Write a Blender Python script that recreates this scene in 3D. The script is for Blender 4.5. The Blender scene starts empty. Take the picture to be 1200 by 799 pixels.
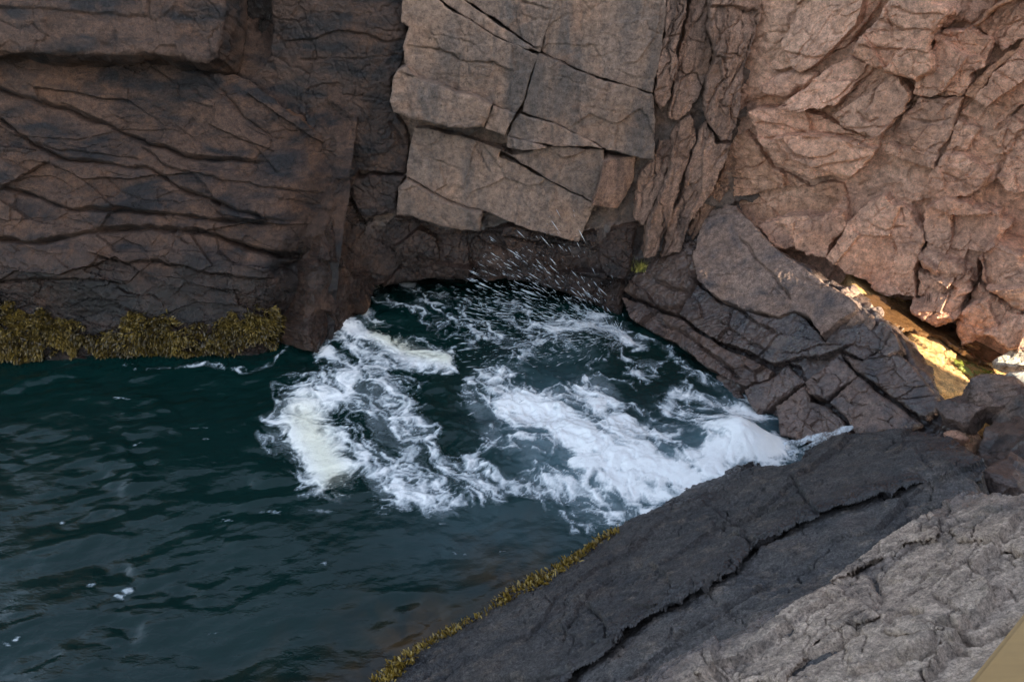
import bpy, math, random
import numpy as np
random.seed(7)
RNG = np.random.default_rng(7)
scene = bpy.context.scene
COL = scene.collection

# ------------------------------------------------------------------ camera
LENS = 28.0
CAM = np.array([0.0, 0.0, 7.0])
PITCH = math.radians(33.0)
FPX = 1200 * LENS / 36.0
FWD = np.array([0, math.cos(PITCH), -math.sin(PITCH)])
UPV = np.array([0, math.sin(PITCH), math.cos(PITCH)])

def ray(x, y):
    a = (x - 600.0) / FPX
    b = -(y - 399.5) / FPX
    return np.array([a, 0, 0]) + b * UPV + FWD

def at_z(x, y, z=0.0):
    d = ray(x, y)
    return CAM + d * ((z - CAM[2]) / d[2])

def project(P):
    q = P - CAM
    zc = q @ FWD
    return 600 + FPX * q[..., 0] / zc, 399.5 - FPX * (q @ UPV) / zc

# ------------------------------------------------------------------ noise
def _hash(ix, iy, seed):
    h = (ix.astype(np.int64) * 374761393 + iy.astype(np.int64) * 668265263 + seed * 982451653) & 0xFFFFFFFF
    h = ((h ^ (h >> 13)) * 1274126177) & 0xFFFFFFFF
    h = ((h ^ (h >> 16)) * 2246822519) & 0xFFFFFFFF
    return (h ^ (h >> 15)) & 0xFFFFFFFF

def perlin(x, y, seed=0):
    xi = np.floor(x); yi = np.floor(y)
    xf = x - xi; yf = y - yi
    def g(ox, oy):
        a = _hash(xi + ox, yi + oy, seed) * (2 * math.pi / 4294967296.0)
        return np.cos(a) * (xf - ox) + np.sin(a) * (yf - oy)
    u = xf * xf * xf * (xf * (xf * 6 - 15) + 10)
    v = yf * yf * yf * (yf * (yf * 6 - 15) + 10)
    a = g(0, 0); b = g(1, 0); c = g(0, 1); d = g(1, 1)
    return ((a + (b - a) * u) + ((c + (d - c) * u) - (a + (b - a) * u)) * v) * 1.5

def fbm(x, y, s, octv=4, seed=0, gain=0.5):
    r = 0; a = 1.0; t = 0
    for i in range(octv):
        r = r + a * perlin(x * s + i * 17.3, y * s - i * 9.1, seed + i * 31)
        t += a; a *= gain; s *= 2.03
    return r / t * 1.4

def ridged(x, y, s, octv=3, seed=0):
    r = 0; a = 1.0; t = 0
    for i in range(octv):
        r = r + a * (1 - np.abs(perlin(x * s + i * 7.7, y * s + i * 3.3, seed + i * 13)) * 2)
        t += a; a *= 0.5; s *= 2.1
    return r / t

def rotc(u, v, ang, ratio):
    c, s = math.cos(ang), math.sin(ang)
    a = (u * c + v * s); b = (-u * s + v * c)
    return a / ratio, b

def facets(u, v, s, seed=0, slope=0.3, step=0.5):
    """broken-rock relief: every cell is a small tilted plane at its own height (in cell units)"""
    x = u * s; y = v * s
    xi = np.floor(x); yi = np.floor(y)
    best = np.full(x.shape, 1e9); out = np.zeros(x.shape)
    for ox in (-1, 0, 1):
        for oy in (-1, 0, 1):
            cx = xi + ox; cy = yi + oy
            r1 = _hash(cx, cy, seed) / 4294967296.0
            r2 = _hash(cx, cy, seed + 77) / 4294967296.0
            px = cx + 0.1 + 0.8 * r1; py = cy + 0.1 + 0.8 * r2
            dx = x - px; dy = y - py
            d = dx * dx + dy * dy
            a = _hash(cx, cy, seed + 5) * (2 * math.pi / 4294967296.0)
            k = _hash(cx, cy, seed + 9) / 4294967296.0
            h = slope * (dx * np.cos(a) + dy * np.sin(a)) + step * (k - 0.5)
            m = d < best
            best = np.where(m, d, best); out = np.where(m, h, out)
    return out / s

def cell_edge(u, v, s, seed=0):
    """distance to the nearest joint of an irregular network of joints"""
    x = u * s; y = v * s
    xi = np.floor(x); yi = np.floor(y)
    f1 = np.full(x.shape, 1e9); f2 = np.full(x.shape, 1e9)
    for ox in (-1, 0, 1):
        for oy in (-1, 0, 1):
            cx = xi + ox; cy = yi + oy
            px = cx + _hash(cx, cy, seed) / 4294967296.0; py = cy + _hash(cx, cy, seed + 77) / 4294967296.0
            d = np.sqrt((x - px) ** 2 + (y - py) ** 2)
            f2 = np.where(d < f1, f1, np.minimum(f2, d)); f1 = np.minimum(f1, d)
    return (f2 - f1) / s

def sstep(a, b, x):
    t = np.clip((x - a) / (b - a), 0, 1)
    return t * t * (3 - 2 * t)

# ------------------------------------------------------------------ planes
class Plane:
    def __init__(s, O, N):
        s.O = np.array(O, float); n = np.array(N, float); s.N = n / np.linalg.norm(n)
        u = np.cross([0, 0, 1.0], s.N); s.U = u / np.linalg.norm(u); s.V = np.cross(s.N, s.U)
    def hit(s, x, y, off=0.0):
        d = ray(x, y); o = s.O + s.N * off
        t = ((o - CAM) @ s.N) / (d @ s.N)
        return CAM + d * t
    def uv(s, x, y, off=0.0):
        p = s.hit(x, y, off) - s.O
        return np.array([p @ s.U, p @ s.V])
    def pos(s, u, v, h):
        return s.O + np.outer(u, s.U) + np.outer(v, s.V) + np.outer(h, s.N)

W1 = Plane((-3.6, 10.35, 0), (0.06, -0.90, 0.42))      # left wall, leaning back
SIDE = Plane((-3.05, 10.95, 0.6), (0.80, -0.58, 0.16))   # flank of the left cliff turning into the cave
W2 = Plane((0, 11.85, 1.4), (-0.04, -0.985, 0.10))     # middle wall
W3 = Plane((5.05, 10.85, 1.3), (-0.61, -0.79, 0.05))   # right wall
SL = Plane((1.88, 11.6, 0), (-0.65, -0.35, 0.67))      # wet slope right of the water
GU = Plane((4.73, 9.43, 1.4), (0.33, -0.04, 0.94))     # gully floor behind the slope
FG = Plane((-1.41, 4.69, 0), (-0.365, 0.516, 0.777))   # near rock

# ------------------------------------------------------------------ mesh helpers
def link(name, verts, faces, mat, parent=None, attrs=None, smooth=True, origin=None):
    me = bpy.data.meshes.new(name)
    verts = np.asarray(verts, np.float64)
    if origin is None:
        origin = np.array([verts[:, 0].mean(), verts[:, 1].mean(), verts[:, 2].min()])
    if parent is not None:
        origin = np.array(parent.location)
    vv = (verts - origin).astype(np.float32)
    if isinstance(faces, np.ndarray) and faces.ndim == 2:
        n, k = faces.shape
        me.vertices.add(len(vv)); me.vertices.foreach_set('co', vv.ravel())
        me.loops.add(n * k); me.loops.foreach_set('vertex_index', faces.astype(np.int32).ravel())
        me.polygons.add(n); me.polygons.foreach_set('loop_start', np.arange(0, n * k, k, dtype=np.int32))
        me.update(calc_edges=True); me.validate()
    else:
        me.from_pydata(vv.tolist(), [], [tuple(f) for f in faces]); me.update()
    if attrs:
        for an, av in attrs.items():
            a = me.attributes.new(an, 'FLOAT', 'POINT')
            a.data.foreach_set('value', np.asarray(av, np.float32))
    me.polygons.foreach_set('use_smooth', np.full(len(me.polygons), smooth))
    me.materials.append(mat)
    o = bpy.data.objects.new(name, me); COL.objects.link(o)
    if parent is not None:
        o.parent = parent
    else:
        o.location = origin
    return o

def tag(o, label=None, cat=None, group=None, kind=None):
    if label: o['label'] = label
    if cat: o['category'] = cat
    if group: o['group'] = group
    if kind: o['kind'] = kind
    return o

def poly_sd(U, V, poly):
    n = len(poly); d = np.full(U.shape, 1e18); ins = np.zeros(U.shape, bool)
    for i in range(n):
        ax, ay = poly[i]; bx, by = poly[(i + 1) % n]
        ex, ey = bx - ax, by - ay
        L = ex * ex + ey * ey + 1e-12
        t = np.clip(((U - ax) * ex + (V - ay) * ey) / L, 0, 1)
        dx = U - ax - t * ex; dy = V - ay - t * ey
        d = np.minimum(d, dx * dx + dy * dy)
        if abs(ey) > 1e-12:
            c = (ay > V) != (by > V)
            ins ^= c & (U < ex * (V - ay) / ey + ax)
    d = np.sqrt(d)
    return np.where(ins, d, -d)

def line_sd(U, V, pts):
    d = np.full(U.shape, 1e18); sg = np.zeros(U.shape); tt = np.zeros(U.shape)
    n = len(pts) - 1
    for i in range(n):
        ax, ay = pts[i]; bx, by = pts[i + 1]
        ex, ey = bx - ax, by - ay
        L = ex * ex + ey * ey + 1e-12
        tr = ((U - ax) * ex + (V - ay) * ey) / L
        t = np.clip(tr, 0, 1)
        dx = U - ax - t * ex; dy = V - ay - t * ey
        q = dx * dx + dy * dy
        m = q < d
        d = np.where(m, q, d); sg = np.where(m, np.sign(ex * (V - ay) - ey * (U - ax)), sg)
        tt = np.where(m, (i + t) / n, tt)
    return np.sqrt(d), sg, tt

DEF = dict(low=0.05, lows=0.7, fac=0.35, facs=2.2, fac2=0.3, fac2s=7.0, fine=0.010, fines=14.0,
           aniso=(0.0, 1.0), ridge=0.0, ridges=2.5, warp=0.06, net=0.035, nets=1.6, netw=0.016, netk=0.5)
BLOCK_N = [0]

def rock(name, plane, px, off=0.0, slope=(0, 0), res=0.015, mat=None, thick=0.5, rnd=0.04, rag=0.02, gap=0.012,
         cracks=(), extra=None, wetz=None, wet=0.0, tone=None, stain=0.0, skirt=True, seed=None, under=0.0, side_stain=None, smooth=True, edge_wet=0.0,
         label=None, cat='rock', kind=None, group=None, **kw):
    """One rock mass: its outline lies on a joint plane, its face is broken relief, its sides run back into the wall."""
    BLOCK_N[0] += 1
    if plane is W3 and kind != 'structure' and cat != 'boulder':
        off = off * 1.45; thick = max(thick, off + 0.4)
    seed = BLOCK_N[0] * 101 if seed is None else seed
    p = dict(DEF); p.update(kw)
    poly = np.array([plane.uv(x, y, off) for x, y in px])
    lo = poly.min(0) - 3 * res; hi = poly.max(0) + 3 * res
    nu = int((hi[0] - lo[0]) / res) + 2; nv = int((hi[1] - lo[1]) / res) + 2
    uu = lo[0] + np.arange(nu) * res; vv = lo[1] + np.arange(nv) * res
    U, V = np.meshgrid(uu, vv)
    wu = rag * (fbm(U, V, 2.2, 2, seed + 1) + 0.5 * fbm(U, V, 9, 3, seed + 2))
    wv = rag * (fbm(U, V, 2.2, 2, seed + 3) + 0.5 * fbm(U, V, 9, 3, seed + 4))
    sd = poly_sd(U + wu, V + wv, poly) - gap
    gv, gu = np.gradient(sd, res)
    gl = np.sqrt(gu * gu + gv * gv) + 1e-6
    inside = sd > 0
    # quads whose four corners are inside, or within one cell outside
    ok = sd > -res * 0.75
    q = ok[:-1, :-1] & ok[1:, :-1] & ok[:-1, 1:] & ok[1:, 1:]
    q &= (inside[:-1, :-1] | inside[1:, :-1] | inside[:-1, 1:] | inside[1:, 1:])
    used = np.zeros(ok.shape, bool)
    used[:-1, :-1] |= q; used[1:, :-1] |= q; used[:-1, 1:] |= q; used[1:, 1:] |= q
    idx = -np.ones(ok.shape, np.int64); idx[used] = np.arange(used.sum())
    out = used & ~inside
    Us = np.where(out, U - sd * gu / gl, U); Vs = np.where(out, V - sd * gv / gl, V)
    u = Us[used]; v = Vs[used]; s = np.maximum(sd[used], 0)
    if len(u) == 0:
        print('EMPTY', name, label); return None
    Q = np.stack([idx[:-1, :-1][q], idx[:-1, 1:][q], idx[1:, 1:][q], idx[1:, :-1][q]], 1)
    uc, vc = poly.mean(0)
    h = np.full(u.shape, float(off)) + slope[0] * (u - uc) + slope[1] * (v - vc)
    h += p['low'] * fbm(u, v, p['lows'], 3, seed + 10)
    a, b = rotc(u, v, *p['aniso'])
    w = p['warp']
    a = a + w * fbm(u, v, 1.6, 3, seed + 20); b = b + w * fbm(u, v, 1.6, 3, seed + 21)
    if p['fac']: h += p['fac'] * facets(a, b, p['facs'], seed + 30)
    if p['fac2']: h += p['fac2'] * facets(a, b, p['fac2s'], seed + 31) * (0.35 + 0.65 * sstep(-0.3, 0.5, fbm(u, v, 0.9, 2, seed + 33)))
    if p['ridge']: h -= p['ridge'] * np.clip(ridged(a, b, p['ridges'], 3, seed + 40) - 0.55, 0, 1)
    h += p['fine'] * fbm(u, v, p['fines'], 3, seed + 50)
    if p['net']:
        w2 = 0.10 * fbm(u, v, 2.5, 4, seed + 55)
        for kk, (sc, am) in enumerate(((p['nets'], 1.0), (p['nets'] * 2.7, 0.55))):
            e = cell_edge(a + w2, b - w2, sc, seed + 56 + kk)
            mk = sstep(-0.25 + 0.5 * (1 - p['netk']), 0.25 + 0.5 * (1 - p['netk']), fbm(u, v, 1.1, 3, seed + 58 + kk) + 0.25)
            h -= p['net'] * am * mk * np.exp(-(e / p['netw']) ** 2)
    for ck in cracks:
        pts = [plane.uv(x, y, off) for x, y in ck[0]]
        cw = ck[1]; cd = ck[2]; stp = ck[3] if len(ck) > 3 else 0.0; fall = ck[4] if len(ck) > 4 else 0.3
        d, sg, tt = line_sd(u + 0.035 * fbm(u, v, 3.5, 4, seed + 60), v + 0.035 * fbm(u, v, 3.5, 4, seed + 61), pts)
        vary = 0.45 + 0.55 * sstep(-0.5, 0.4, fbm(u, v, 2.0, 2, seed + 62))
        ww = cw * (0.5 + vary)
        h -= cd * vary * sstep(0, 0.12, tt) * sstep(1, 0.88, tt) * np.exp(-(d / ww) ** 2)
        if stp:
            side = sg * np.clip(d / 0.012, 0, 1)
            endf = sstep(0, 0.06, tt) * sstep(1, 0.94, tt)
            h += stp * endf * np.where(side > 0, 1.0, -0.35) * np.clip(np.abs(side), 0, 1) * np.exp(-d / fall)
    if rnd:
        r = rnd * (0.6 + 0.8 * sstep(-0.4, 0.5, fbm(u, v, 3.0, 3, seed + 70)))
        t = np.clip(1 - s / r, 0, 1)
        h -= r * (1 - np.sqrt(np.maximum(1 - t * t, 0)))
    P = plane.pos(u, v, h)
    if extra is not None:
        h = h + extra(u, v, P, s)
        P = plane.pos(u, v, h)
    nfront = len(P)
    wa = np.full(nfront, wet, float)
    if edge_wet:
        wa = np.maximum(wa, 0.95 * sstep(edge_wet, 0.0, s + 0.30 * fbm(u, v, 1.6, 5, seed + 85)))
    if wetz is not None:
        wa = np.maximum(wa, sstep(0.35, -0.35, P[:, 2] - wetz + 0.45 * fbm(u, v, 1.3, 4, seed + 80)))
    faces = [Q]; verts = [P]
    if skirt:
        e = np.concatenate([Q[:, [0, 1]], Q[:, [1, 2]], Q[:, [2, 3]], Q[:, [3, 0]]])
        key = np.minimum(e[:, 0], e[:, 1]) * nfront + np.maximum(e[:, 0], e[:, 1])
        _, inv, cnt = np.unique(key, return_inverse=True, return_counts=True)
        be = e[cnt[inv] == 1]
        bv = np.unique(be)
        mp = -np.ones(nfront, np.int64); mp[bv] = np.arange(len(bv))
        gu_s = (gu / gl)[used][bv]; gv_s = (gv / gl)[used][bv]
        prev = bv.copy(); base = nfront
        hb = h[bv]; n_l = 7
        for li in range(1, n_l + 1):
            f = (li / n_l) ** 1.6
            dep = f * thick
            j = (0.03 if thick < 1 else 0.13) * fbm(u[bv] + dep * 1.3, v[bv] - dep * 1.1, 5 if thick < 1 else 1.6, 5, seed + 90) * min(1, dep * 8) + under * min(dep, 0.14)
            pu = u[bv] + gu_s * j; pv = v[bv] + gv_s * j
            Pn = plane.pos(pu, pv, hb - dep)
            verts.append(Pn); wa = np.concatenate([wa, wa[bv]])
            cur = base + np.arange(len(bv))
            A = prev[mp[be[:, 0]]]; B = prev[mp[be[:, 1]]]; C_ = cur[mp[be[:, 1]]]; D = cur[mp[be[:, 0]]]
            faces.append(np.stack([B, A, D, C_], 1))
            prev = cur; base += len(bv)
    P = np.concatenate(verts); F = np.concatenate(faces)
    sa = np.full(len(P), float(stain))
    if side_stain is not None: sa[nfront:] = side_stain
    tn = (0.9 + 0.25 * random.random()) if tone is None else tone
    o = link(name, P, F, mat, smooth=smooth, attrs={'wet': wa, 'tone': np.full(len(P), tn), 'stain': sa})
    if kind == 'structure':
        tag(o, label, None, group, kind)
    else:
        tag(o, label, cat, group, kind)
    return o

# ------------------------------------------------------------------ materials
class NT:
    def __init__(s, name):
        s.m = bpy.data.materials.new(name); s.m.use_nodes = True
        s.t = s.m.node_tree; s.t.nodes.clear()
        s.out = s.n('ShaderNodeOutputMaterial')
    def n(s, typ, **kw):
        x = s.t.nodes.new(typ)
        for k, v in kw.items():
            if k.startswith('i_'):
                x.inputs[k[2:].replace('_', ' ')].default_value = v
            else: setattr(x, k, v)
        return x
    def l(s, a, b): s.t.links.new(a, b)
    def noise(s, vec, scale, detail=4, rough=0.55, dist=0.0):
        x = s.n('ShaderNodeTexNoise'); x.inputs['Scale'].default_value = scale
        x.inputs['Detail'].default_value = detail; x.inputs['Roughness'].default_value = rough
        x.inputs['Distortion'].default_value = dist
        s.l(vec, x.inputs['Vector']); return x.outputs['Fac']
    def ramp(s, fac, stops):
        x = s.n('ShaderNodeValToRGB'); r = x.color_ramp
        while len(r.elements) < len(stops): r.elements.new(0.5)
        for e, (p, c) in zip(r.elements, stops):
            e.position = p; e.color = (c, c, c, 1) if not hasattr(c, '__len__') else (*c, 1)
        s.l(fac, x.inputs['Fac']); return x.outputs['Color']
    def mix(s, fac, a, b, mode='MIX'):
        x = s.n('ShaderNodeMix', data_type='RGBA', blend_type=mode)
        for sock, val in ((x.inputs[0], fac), (x.inputs[6], a), (x.inputs[7], b)):
            if hasattr(val, 'links') or hasattr(val, 'is_linked'): s.l(val, sock)
            elif hasattr(val, '__len__'): sock.default_value = (*val, 1)
            else: sock.default_value = val if sock.type == 'VALUE' else (val, val, val, 1)
        return x.outputs[2]
    def math(s, op, a, b=0.0, c=None, clamp=False):
        x = s.n('ShaderNodeMath', operation=op, use_clamp=clamp)
        for i, val in enumerate((a, b) if c is None else (a, b, c)):
            if hasattr(val, 'is_linked'): s.l(val, x.inputs[i])
            else: x.inputs[i].default_value = val
        return x.outputs[0]
    def attr(s, name): return s.n('ShaderNodeAttribute', attribute_name=name)
    def pos(s, scale=(1, 1, 1), rot=(0, 0, 0)):
        g = s.n('ShaderNodeNewGeometry'); mp = s.n('ShaderNodeMapping')
        mp.inputs['Scale'].default_value = scale; mp.inputs['Rotation'].default_value = rot
        s.l(g.outputs['Position'], mp.inputs['Vector']); return mp.outputs['Vector']

def rock_mat(name, c1, c2, c3, orange=(0.20, 0.085, 0.03), streak=((5, 5, 0.7), (0, 0, 0)), stain_amt=(0.45, 0.7),
             orange_amt=0.35, wet_mul=(0.33, 0.33, 0.37), rough=0.85, speck=(0.7, 1.3), bump=1.0, pale=None,
             lichen=None, coat=0.6):
    t = NT(name); P = t.pos()
    base = t.mix(t.ramp(t.noise(P, 0.9, 5), [(0.35, 0), (0.65, 1)]), c1, c2)
    st = t.noise(t.pos(*streak), 1.0, 6, 0.6, 0.4)
    base = t.mix(t.ramp(st, [(stain_amt[0], 0), (stain_amt[1], 1)]), base, c3)
    orn = t.ramp(t.noise(P, 1.7, 6, 0.65, 0.6), [(0.5, 0), (0.72, orange_amt)])
    base = t.mix(orn, base, orange)
    sa = t.attr('stain').outputs['Fac']
    base = t.mix(t.math('MULTIPLY', sa, t.ramp(t.noise(P, 6, 6, 0.7), [(0.3, 0.1), (0.65, 1)])), base, orange)
    if pale: base = t.mix(t.ramp(t.noise(P, 5, 6, 0.65), [(0.52, 0), (0.72, 0.7)]), base, pale)
    if lichen: base = t.mix(t.ramp(t.noise(P, 9, 5, 0.7), [(0.6, 0), (0.7, 0.7)]), base, lichen)
    # mid-size mottling and granite grain
    base = t.mix(1.0, base, t.ramp(t.noise(P, 11, 5, 0.7), [(0.34, 0.6), (0.64, 1.35)]), 'MULTIPLY')
    base = t.mix(1.0, base, t.ramp(t.noise(P, 55, 4, 0.8), [(0.40, speck[0]), (0.5, 1.0), (0.61, speck[1])]), 'MULTIPLY')
    base = t.mix(1.0, base, t.ramp(t.noise(P, 30, 3, 0.6), [(0.31, 0.5), (0.40, 1.0)]), 'MULTIPLY')
    tone = t.attr('tone').outputs['Fac']
    base = t.mix(1.0, base, tone, 'MULTIPLY')
    wa = t.attr('wet').outputs['Fac']
    wn = t.math('MULTIPLY', wa, t.ramp(t.noise(P, 2.6, 6, 0.65), [(0.25, 0.35), (0.55, 1)]), clamp=True)
    wcol = t.mix(1.0, base, wet_mul, 'MULTIPLY')
    colr = t.mix(wn, base, wcol)
    b = t.n('ShaderNodeBsdfPrincipled')
    t.l(colr, b.inputs['Base Color'])
    r = t.math('MULTIPLY_ADD', wn, -(rough - 0.17), rough)
    rn = t.math('MULTIPLY_ADD', t.noise(P, 18, 4, 0.7), 0.35, -0.17)
    t.l(t.math('ADD', r, rn, clamp=True), b.inputs['Roughness'])
    b.inputs['Specular IOR Level'].default_value = 0.4
    b.inputs['Coat Weight'].default_value = 0.0; t.l(t.math('MULTIPLY', wn, coat), b.inputs['Coat Weight']); b.inputs['Coat Roughness'].default_value = 0.16
    b1 = t.n('ShaderNodeBump'); b1.inputs['Strength'].default_value = 0.9 * bump; b1.inputs['Distance'].default_value = 0.07
    t.l(t.noise(P, 16, 7, 0.68), b1.inputs['Height'])
    b2 = t.n('ShaderNodeBump'); b2.inputs['Strength'].default_value = 0.7 * bump; b2.inputs['Distance'].default_value = 0.011
    t.l(t.noise(P, 70, 4, 0.7), b2.inputs['Height']); t.l(b1.outputs[0], b2.inputs['Normal'])
    t.l(b2.outputs[0], b.inputs['Normal'])
    b3 = t.n('ShaderNodeBump'); b3.inputs['Strength'].default_value = 0.5; b3.inputs['Distance'].default_value = 0.04
    t.l(t.noise(P, 14, 3, 0.6), b3.inputs['Height']); t.l(b3.outputs[0], b.inputs['Coat Normal'])
    t.l(b.outputs[0], t.out.inputs['Surface'])
    return t.m

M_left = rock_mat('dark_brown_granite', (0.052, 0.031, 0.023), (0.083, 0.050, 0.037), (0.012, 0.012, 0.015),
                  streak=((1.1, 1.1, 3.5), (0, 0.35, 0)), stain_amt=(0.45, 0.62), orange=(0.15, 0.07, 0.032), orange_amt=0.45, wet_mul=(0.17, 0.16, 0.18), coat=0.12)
M_mid = rock_mat('grey_brown_granite', (0.192, 0.138, 0.109), (0.23, 0.155, 0.113), (0.097, 0.081, 0.073),
                 streak=((2.2, 2.2, 0.45), (0, 0, 0)), stain_amt=(0.44, 0.66), orange_amt=0.5, bump=0.8, orange=(0.30, 0.165, 0.10), speck=(0.8, 1.2))
M_cleft = rock_mat('fractured_brown_granite', (0.24, 0.15, 0.11), (0.31, 0.19, 0.135), (0.11, 0.075, 0.06),
                   streak=((5, 5, 0.7), (0, 0, 0)), stain_amt=(0.45, 0.7), orange_amt=0.4)
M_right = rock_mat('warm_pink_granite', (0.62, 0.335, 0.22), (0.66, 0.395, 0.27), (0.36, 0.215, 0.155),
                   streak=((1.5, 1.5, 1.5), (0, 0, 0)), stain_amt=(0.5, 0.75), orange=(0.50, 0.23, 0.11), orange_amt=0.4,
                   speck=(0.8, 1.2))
M_slope = rock_mat('wet_sloping_granite', (0.215, 0.138, 0.102), (0.26, 0.172, 0.13), (0.070, 0.062, 0.064),
                   streak=((2.5, 2.5, 2.5), (0, 0, 0)), stain_amt=(0.45, 0.7), orange_amt=0.3, wet_mul=(0.46, 0.45, 0.49), coat=0.9)
M_fg = rock_mat('near_dark_granite', (0.072, 0.067, 0.065), (0.098, 0.087, 0.080), (0.042, 0.042, 0.045),
                streak=((1.5, 1.5, 1.5), (0, 0, 0)), orange_amt=0.12, pale=(0.19, 0.145, 0.11), speck=(0.62, 1.55), bump=1.1)
M_pale = rock_mat('near_pale_granite', (0.37, 0.275, 0.21), (0.44, 0.34, 0.265), (0.14, 0.115, 0.10),
                  streak=((2, 2, 2), (0, 0, 0)), stain_amt=(0.52, 0.68), orange_amt=0.15, speck=(0.65, 1.35), bump=1.0)
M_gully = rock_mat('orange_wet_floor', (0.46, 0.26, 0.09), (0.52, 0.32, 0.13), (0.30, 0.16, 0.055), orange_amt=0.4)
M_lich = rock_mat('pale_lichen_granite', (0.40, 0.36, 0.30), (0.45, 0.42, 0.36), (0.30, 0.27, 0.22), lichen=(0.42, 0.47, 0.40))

def simple(name, col, rough=0.6, var=0.0, attr=None, sss=0.0):
    t = NT(name); P = t.pos()
    b = t.n('ShaderNodeBsdfPrincipled'); b.inputs['Roughness'].default_value = rough
    c = t.mix(t.noise(P, 8, 4), tuple(x * (1 - var) for x in col), tuple(min(1, x * (1 + var)) for x in col))
    t.l(c, b.inputs['Base Color']); t.l(b.outputs[0], t.out.inputs['Surface'])
    return t.m

def weed_mat(name, ca, cb, cc):
    t = NT(name)
    a = t.attr('tint').outputs['Fac']
    c = t.n('ShaderNodeValToRGB'); r = c.color_ramp; r.elements.new(0.5)
    for e, p, k in zip(r.elements, (0.0, 0.5, 1.0), (ca, cb, cc)): e.position = p; e.color = (*k, 1)
    t.l(a, c.inputs['Fac'])
    b = t.n('ShaderNodeBsdfPrincipled'); b.inputs['Roughness'].default_value = 0.38
    t.l(c.outputs[0], b.inputs['Base Color'])
    t.l(b.outputs[0], t.out.inputs['Surface']); return t.m
M_weed = weed_mat('olive_rockweed', (0.012, 0.008, 0.003), (0.052, 0.037, 0.008), (0.17, 0.12, 0.026))
M_weed2 = weed_mat('golden_rockweed', (0.05, 0.032, 0.009), (0.18, 0.115, 0.018), (0.32, 0.215, 0.04))
M_grass = weed_mat('grass_blade', (0.12, 0.13, 0.03), (0.22, 0.22, 0.06), (0.35, 0.33, 0.12))

def water_mat():
    t = NT('sea_water'); P = t.pos()
    sh = t.attr('shallow').outputs['Fac']; mk = t.attr('milk_sheen').outputs['Fac']
    deep = t.mix(t.noise(P, 0.5, 3), (0.0010, 0.0088, 0.0080), (0.0030, 0.0225, 0.0200))
    c = t.mix(mk, deep, (0.060, 0.115, 0.135))  # one colour for churned water and for the painted sky sheen
    bot = t.mix(t.ramp(t.noise(P, 2.2, 5, 0.6, 0.5), [(0.4, 0), (0.6, 1)]), (0.012, 0.012, 0.010), (0.055, 0.032, 0.014))
    c = t.mix(sh, c, bot)
    b = t.n('ShaderNodeBsdfPrincipled'); b.inputs['Roughness'].default_value = 0.06
    b.inputs['IOR'].default_value = 1.37
    t.l(c, b.inputs['Base Color'])
    bp = t.n('ShaderNodeBump'); bp.inputs['Strength'].default_value = 0.35; bp.inputs['Distance'].default_value = 0.02
    t.l(t.noise(t.pos((9, 16, 9), (0, 0, 0.4)), 1.0, 4, 0.6, 0.4), bp.inputs['Height']); t.l(bp.outputs[0], b.inputs['Normal'])
    t.l(b.outputs[0], t.out.inputs['Surface']); return t.m

def foam_mat():
    t = NT('sea_foam'); P = t.pos()
    d = t.attr('foam').outputs['Fac']
    dens = t.math('ADD', d, t.math('MULTIPLY_ADD', t.noise(P, 38, 4, 0.7), 0.5, -0.25))
    al = t.ramp(dens, [(0.12, 0.0), (0.34, 0.28), (0.60, 0.72), (0.90, 1.0)])
    b = t.n('ShaderNodeBsdfPrincipled'); b.inputs['Roughness'].default_value = 0.7
    c = t.mix(t.ramp(dens, [(0.3, 0), (0.8, 1)]), (0.50, 0.60, 0.66), (0.90, 0.91, 0.90))
    c = t.mix(t.attr('cream').outputs['Fac'], c, (0.82, 0.80, 0.62))
    t.l(c, b.inputs['Base Color'])
    bp = t.n('ShaderNodeBump'); bp.inputs['Strength'].default_value = 0.5; bp.inputs['Distance'].default_value = 0.02
    t.l(t.noise(P, 30, 5, 0.7), bp.inputs['Height']); t.l(bp.outputs[0], b.inputs['Normal'])
    tr = t.n('ShaderNodeBsdfTransparent'); mx = t.n('ShaderNodeMixShader')
    t.l(al, mx.inputs[0]); t.l(tr.outputs[0], mx.inputs[1]); t.l(b.outputs[0], mx.inputs[2])
    t.l(mx.outputs[0], t.out.inputs['Surface']); return t.m
M_water = water_mat(); M_foam = foam_mat()
def Zf(ox, oy, k):
    return lambda *p: [(ox + p[i] / k, oy + p[i + 1] / k) for i in range(0, len(p), 2)]
Z1 = Zf(0, 0, 2.6625); Z2 = Zf(300, 0, 2.6625); Z3 = Zf(600, 0, 2.6625); Z4 = Zf(850, 0, 3.074)
Z5 = Zf(0, 200, 2.6625); Z7 = Zf(600, 280, 2.6625); Z8 = Zf(850, 250, 2.96)
G3 = Zf(600, 500, 2.6725); G4 = Zf(850, 500, 2.671)

# ================================================================== bedrock behind the blocks
def left_base(u, v, P, s): return -0.25 + 0 * u
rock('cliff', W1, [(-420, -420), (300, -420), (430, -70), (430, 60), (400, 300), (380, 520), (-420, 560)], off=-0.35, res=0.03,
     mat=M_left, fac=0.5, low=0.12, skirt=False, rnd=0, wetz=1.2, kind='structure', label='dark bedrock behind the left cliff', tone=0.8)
def mid_cave(u, v, P, s):
    z = P[:, 2]
    return -1.6 * sstep(0.62, 0.35, z + 0.12 * fbm(u, v, 1.5, 3, 5)) * sstep(-4.2, -3.0, P[:, 0]) * sstep(1.9, 1.2, P[:, 0])
rock('cliff', W2, [(322, -60), (960, -60), (940, 420), (300, 470), (350, 300), (335, 120)], off=-0.30, res=0.025, mat=M_mid, fac=0.5, low=0.10,
     skirt=False, rnd=0, wetz=1.5, kind='structure', extra=mid_cave, label='bedrock behind the middle wall', tone=0.7)

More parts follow.
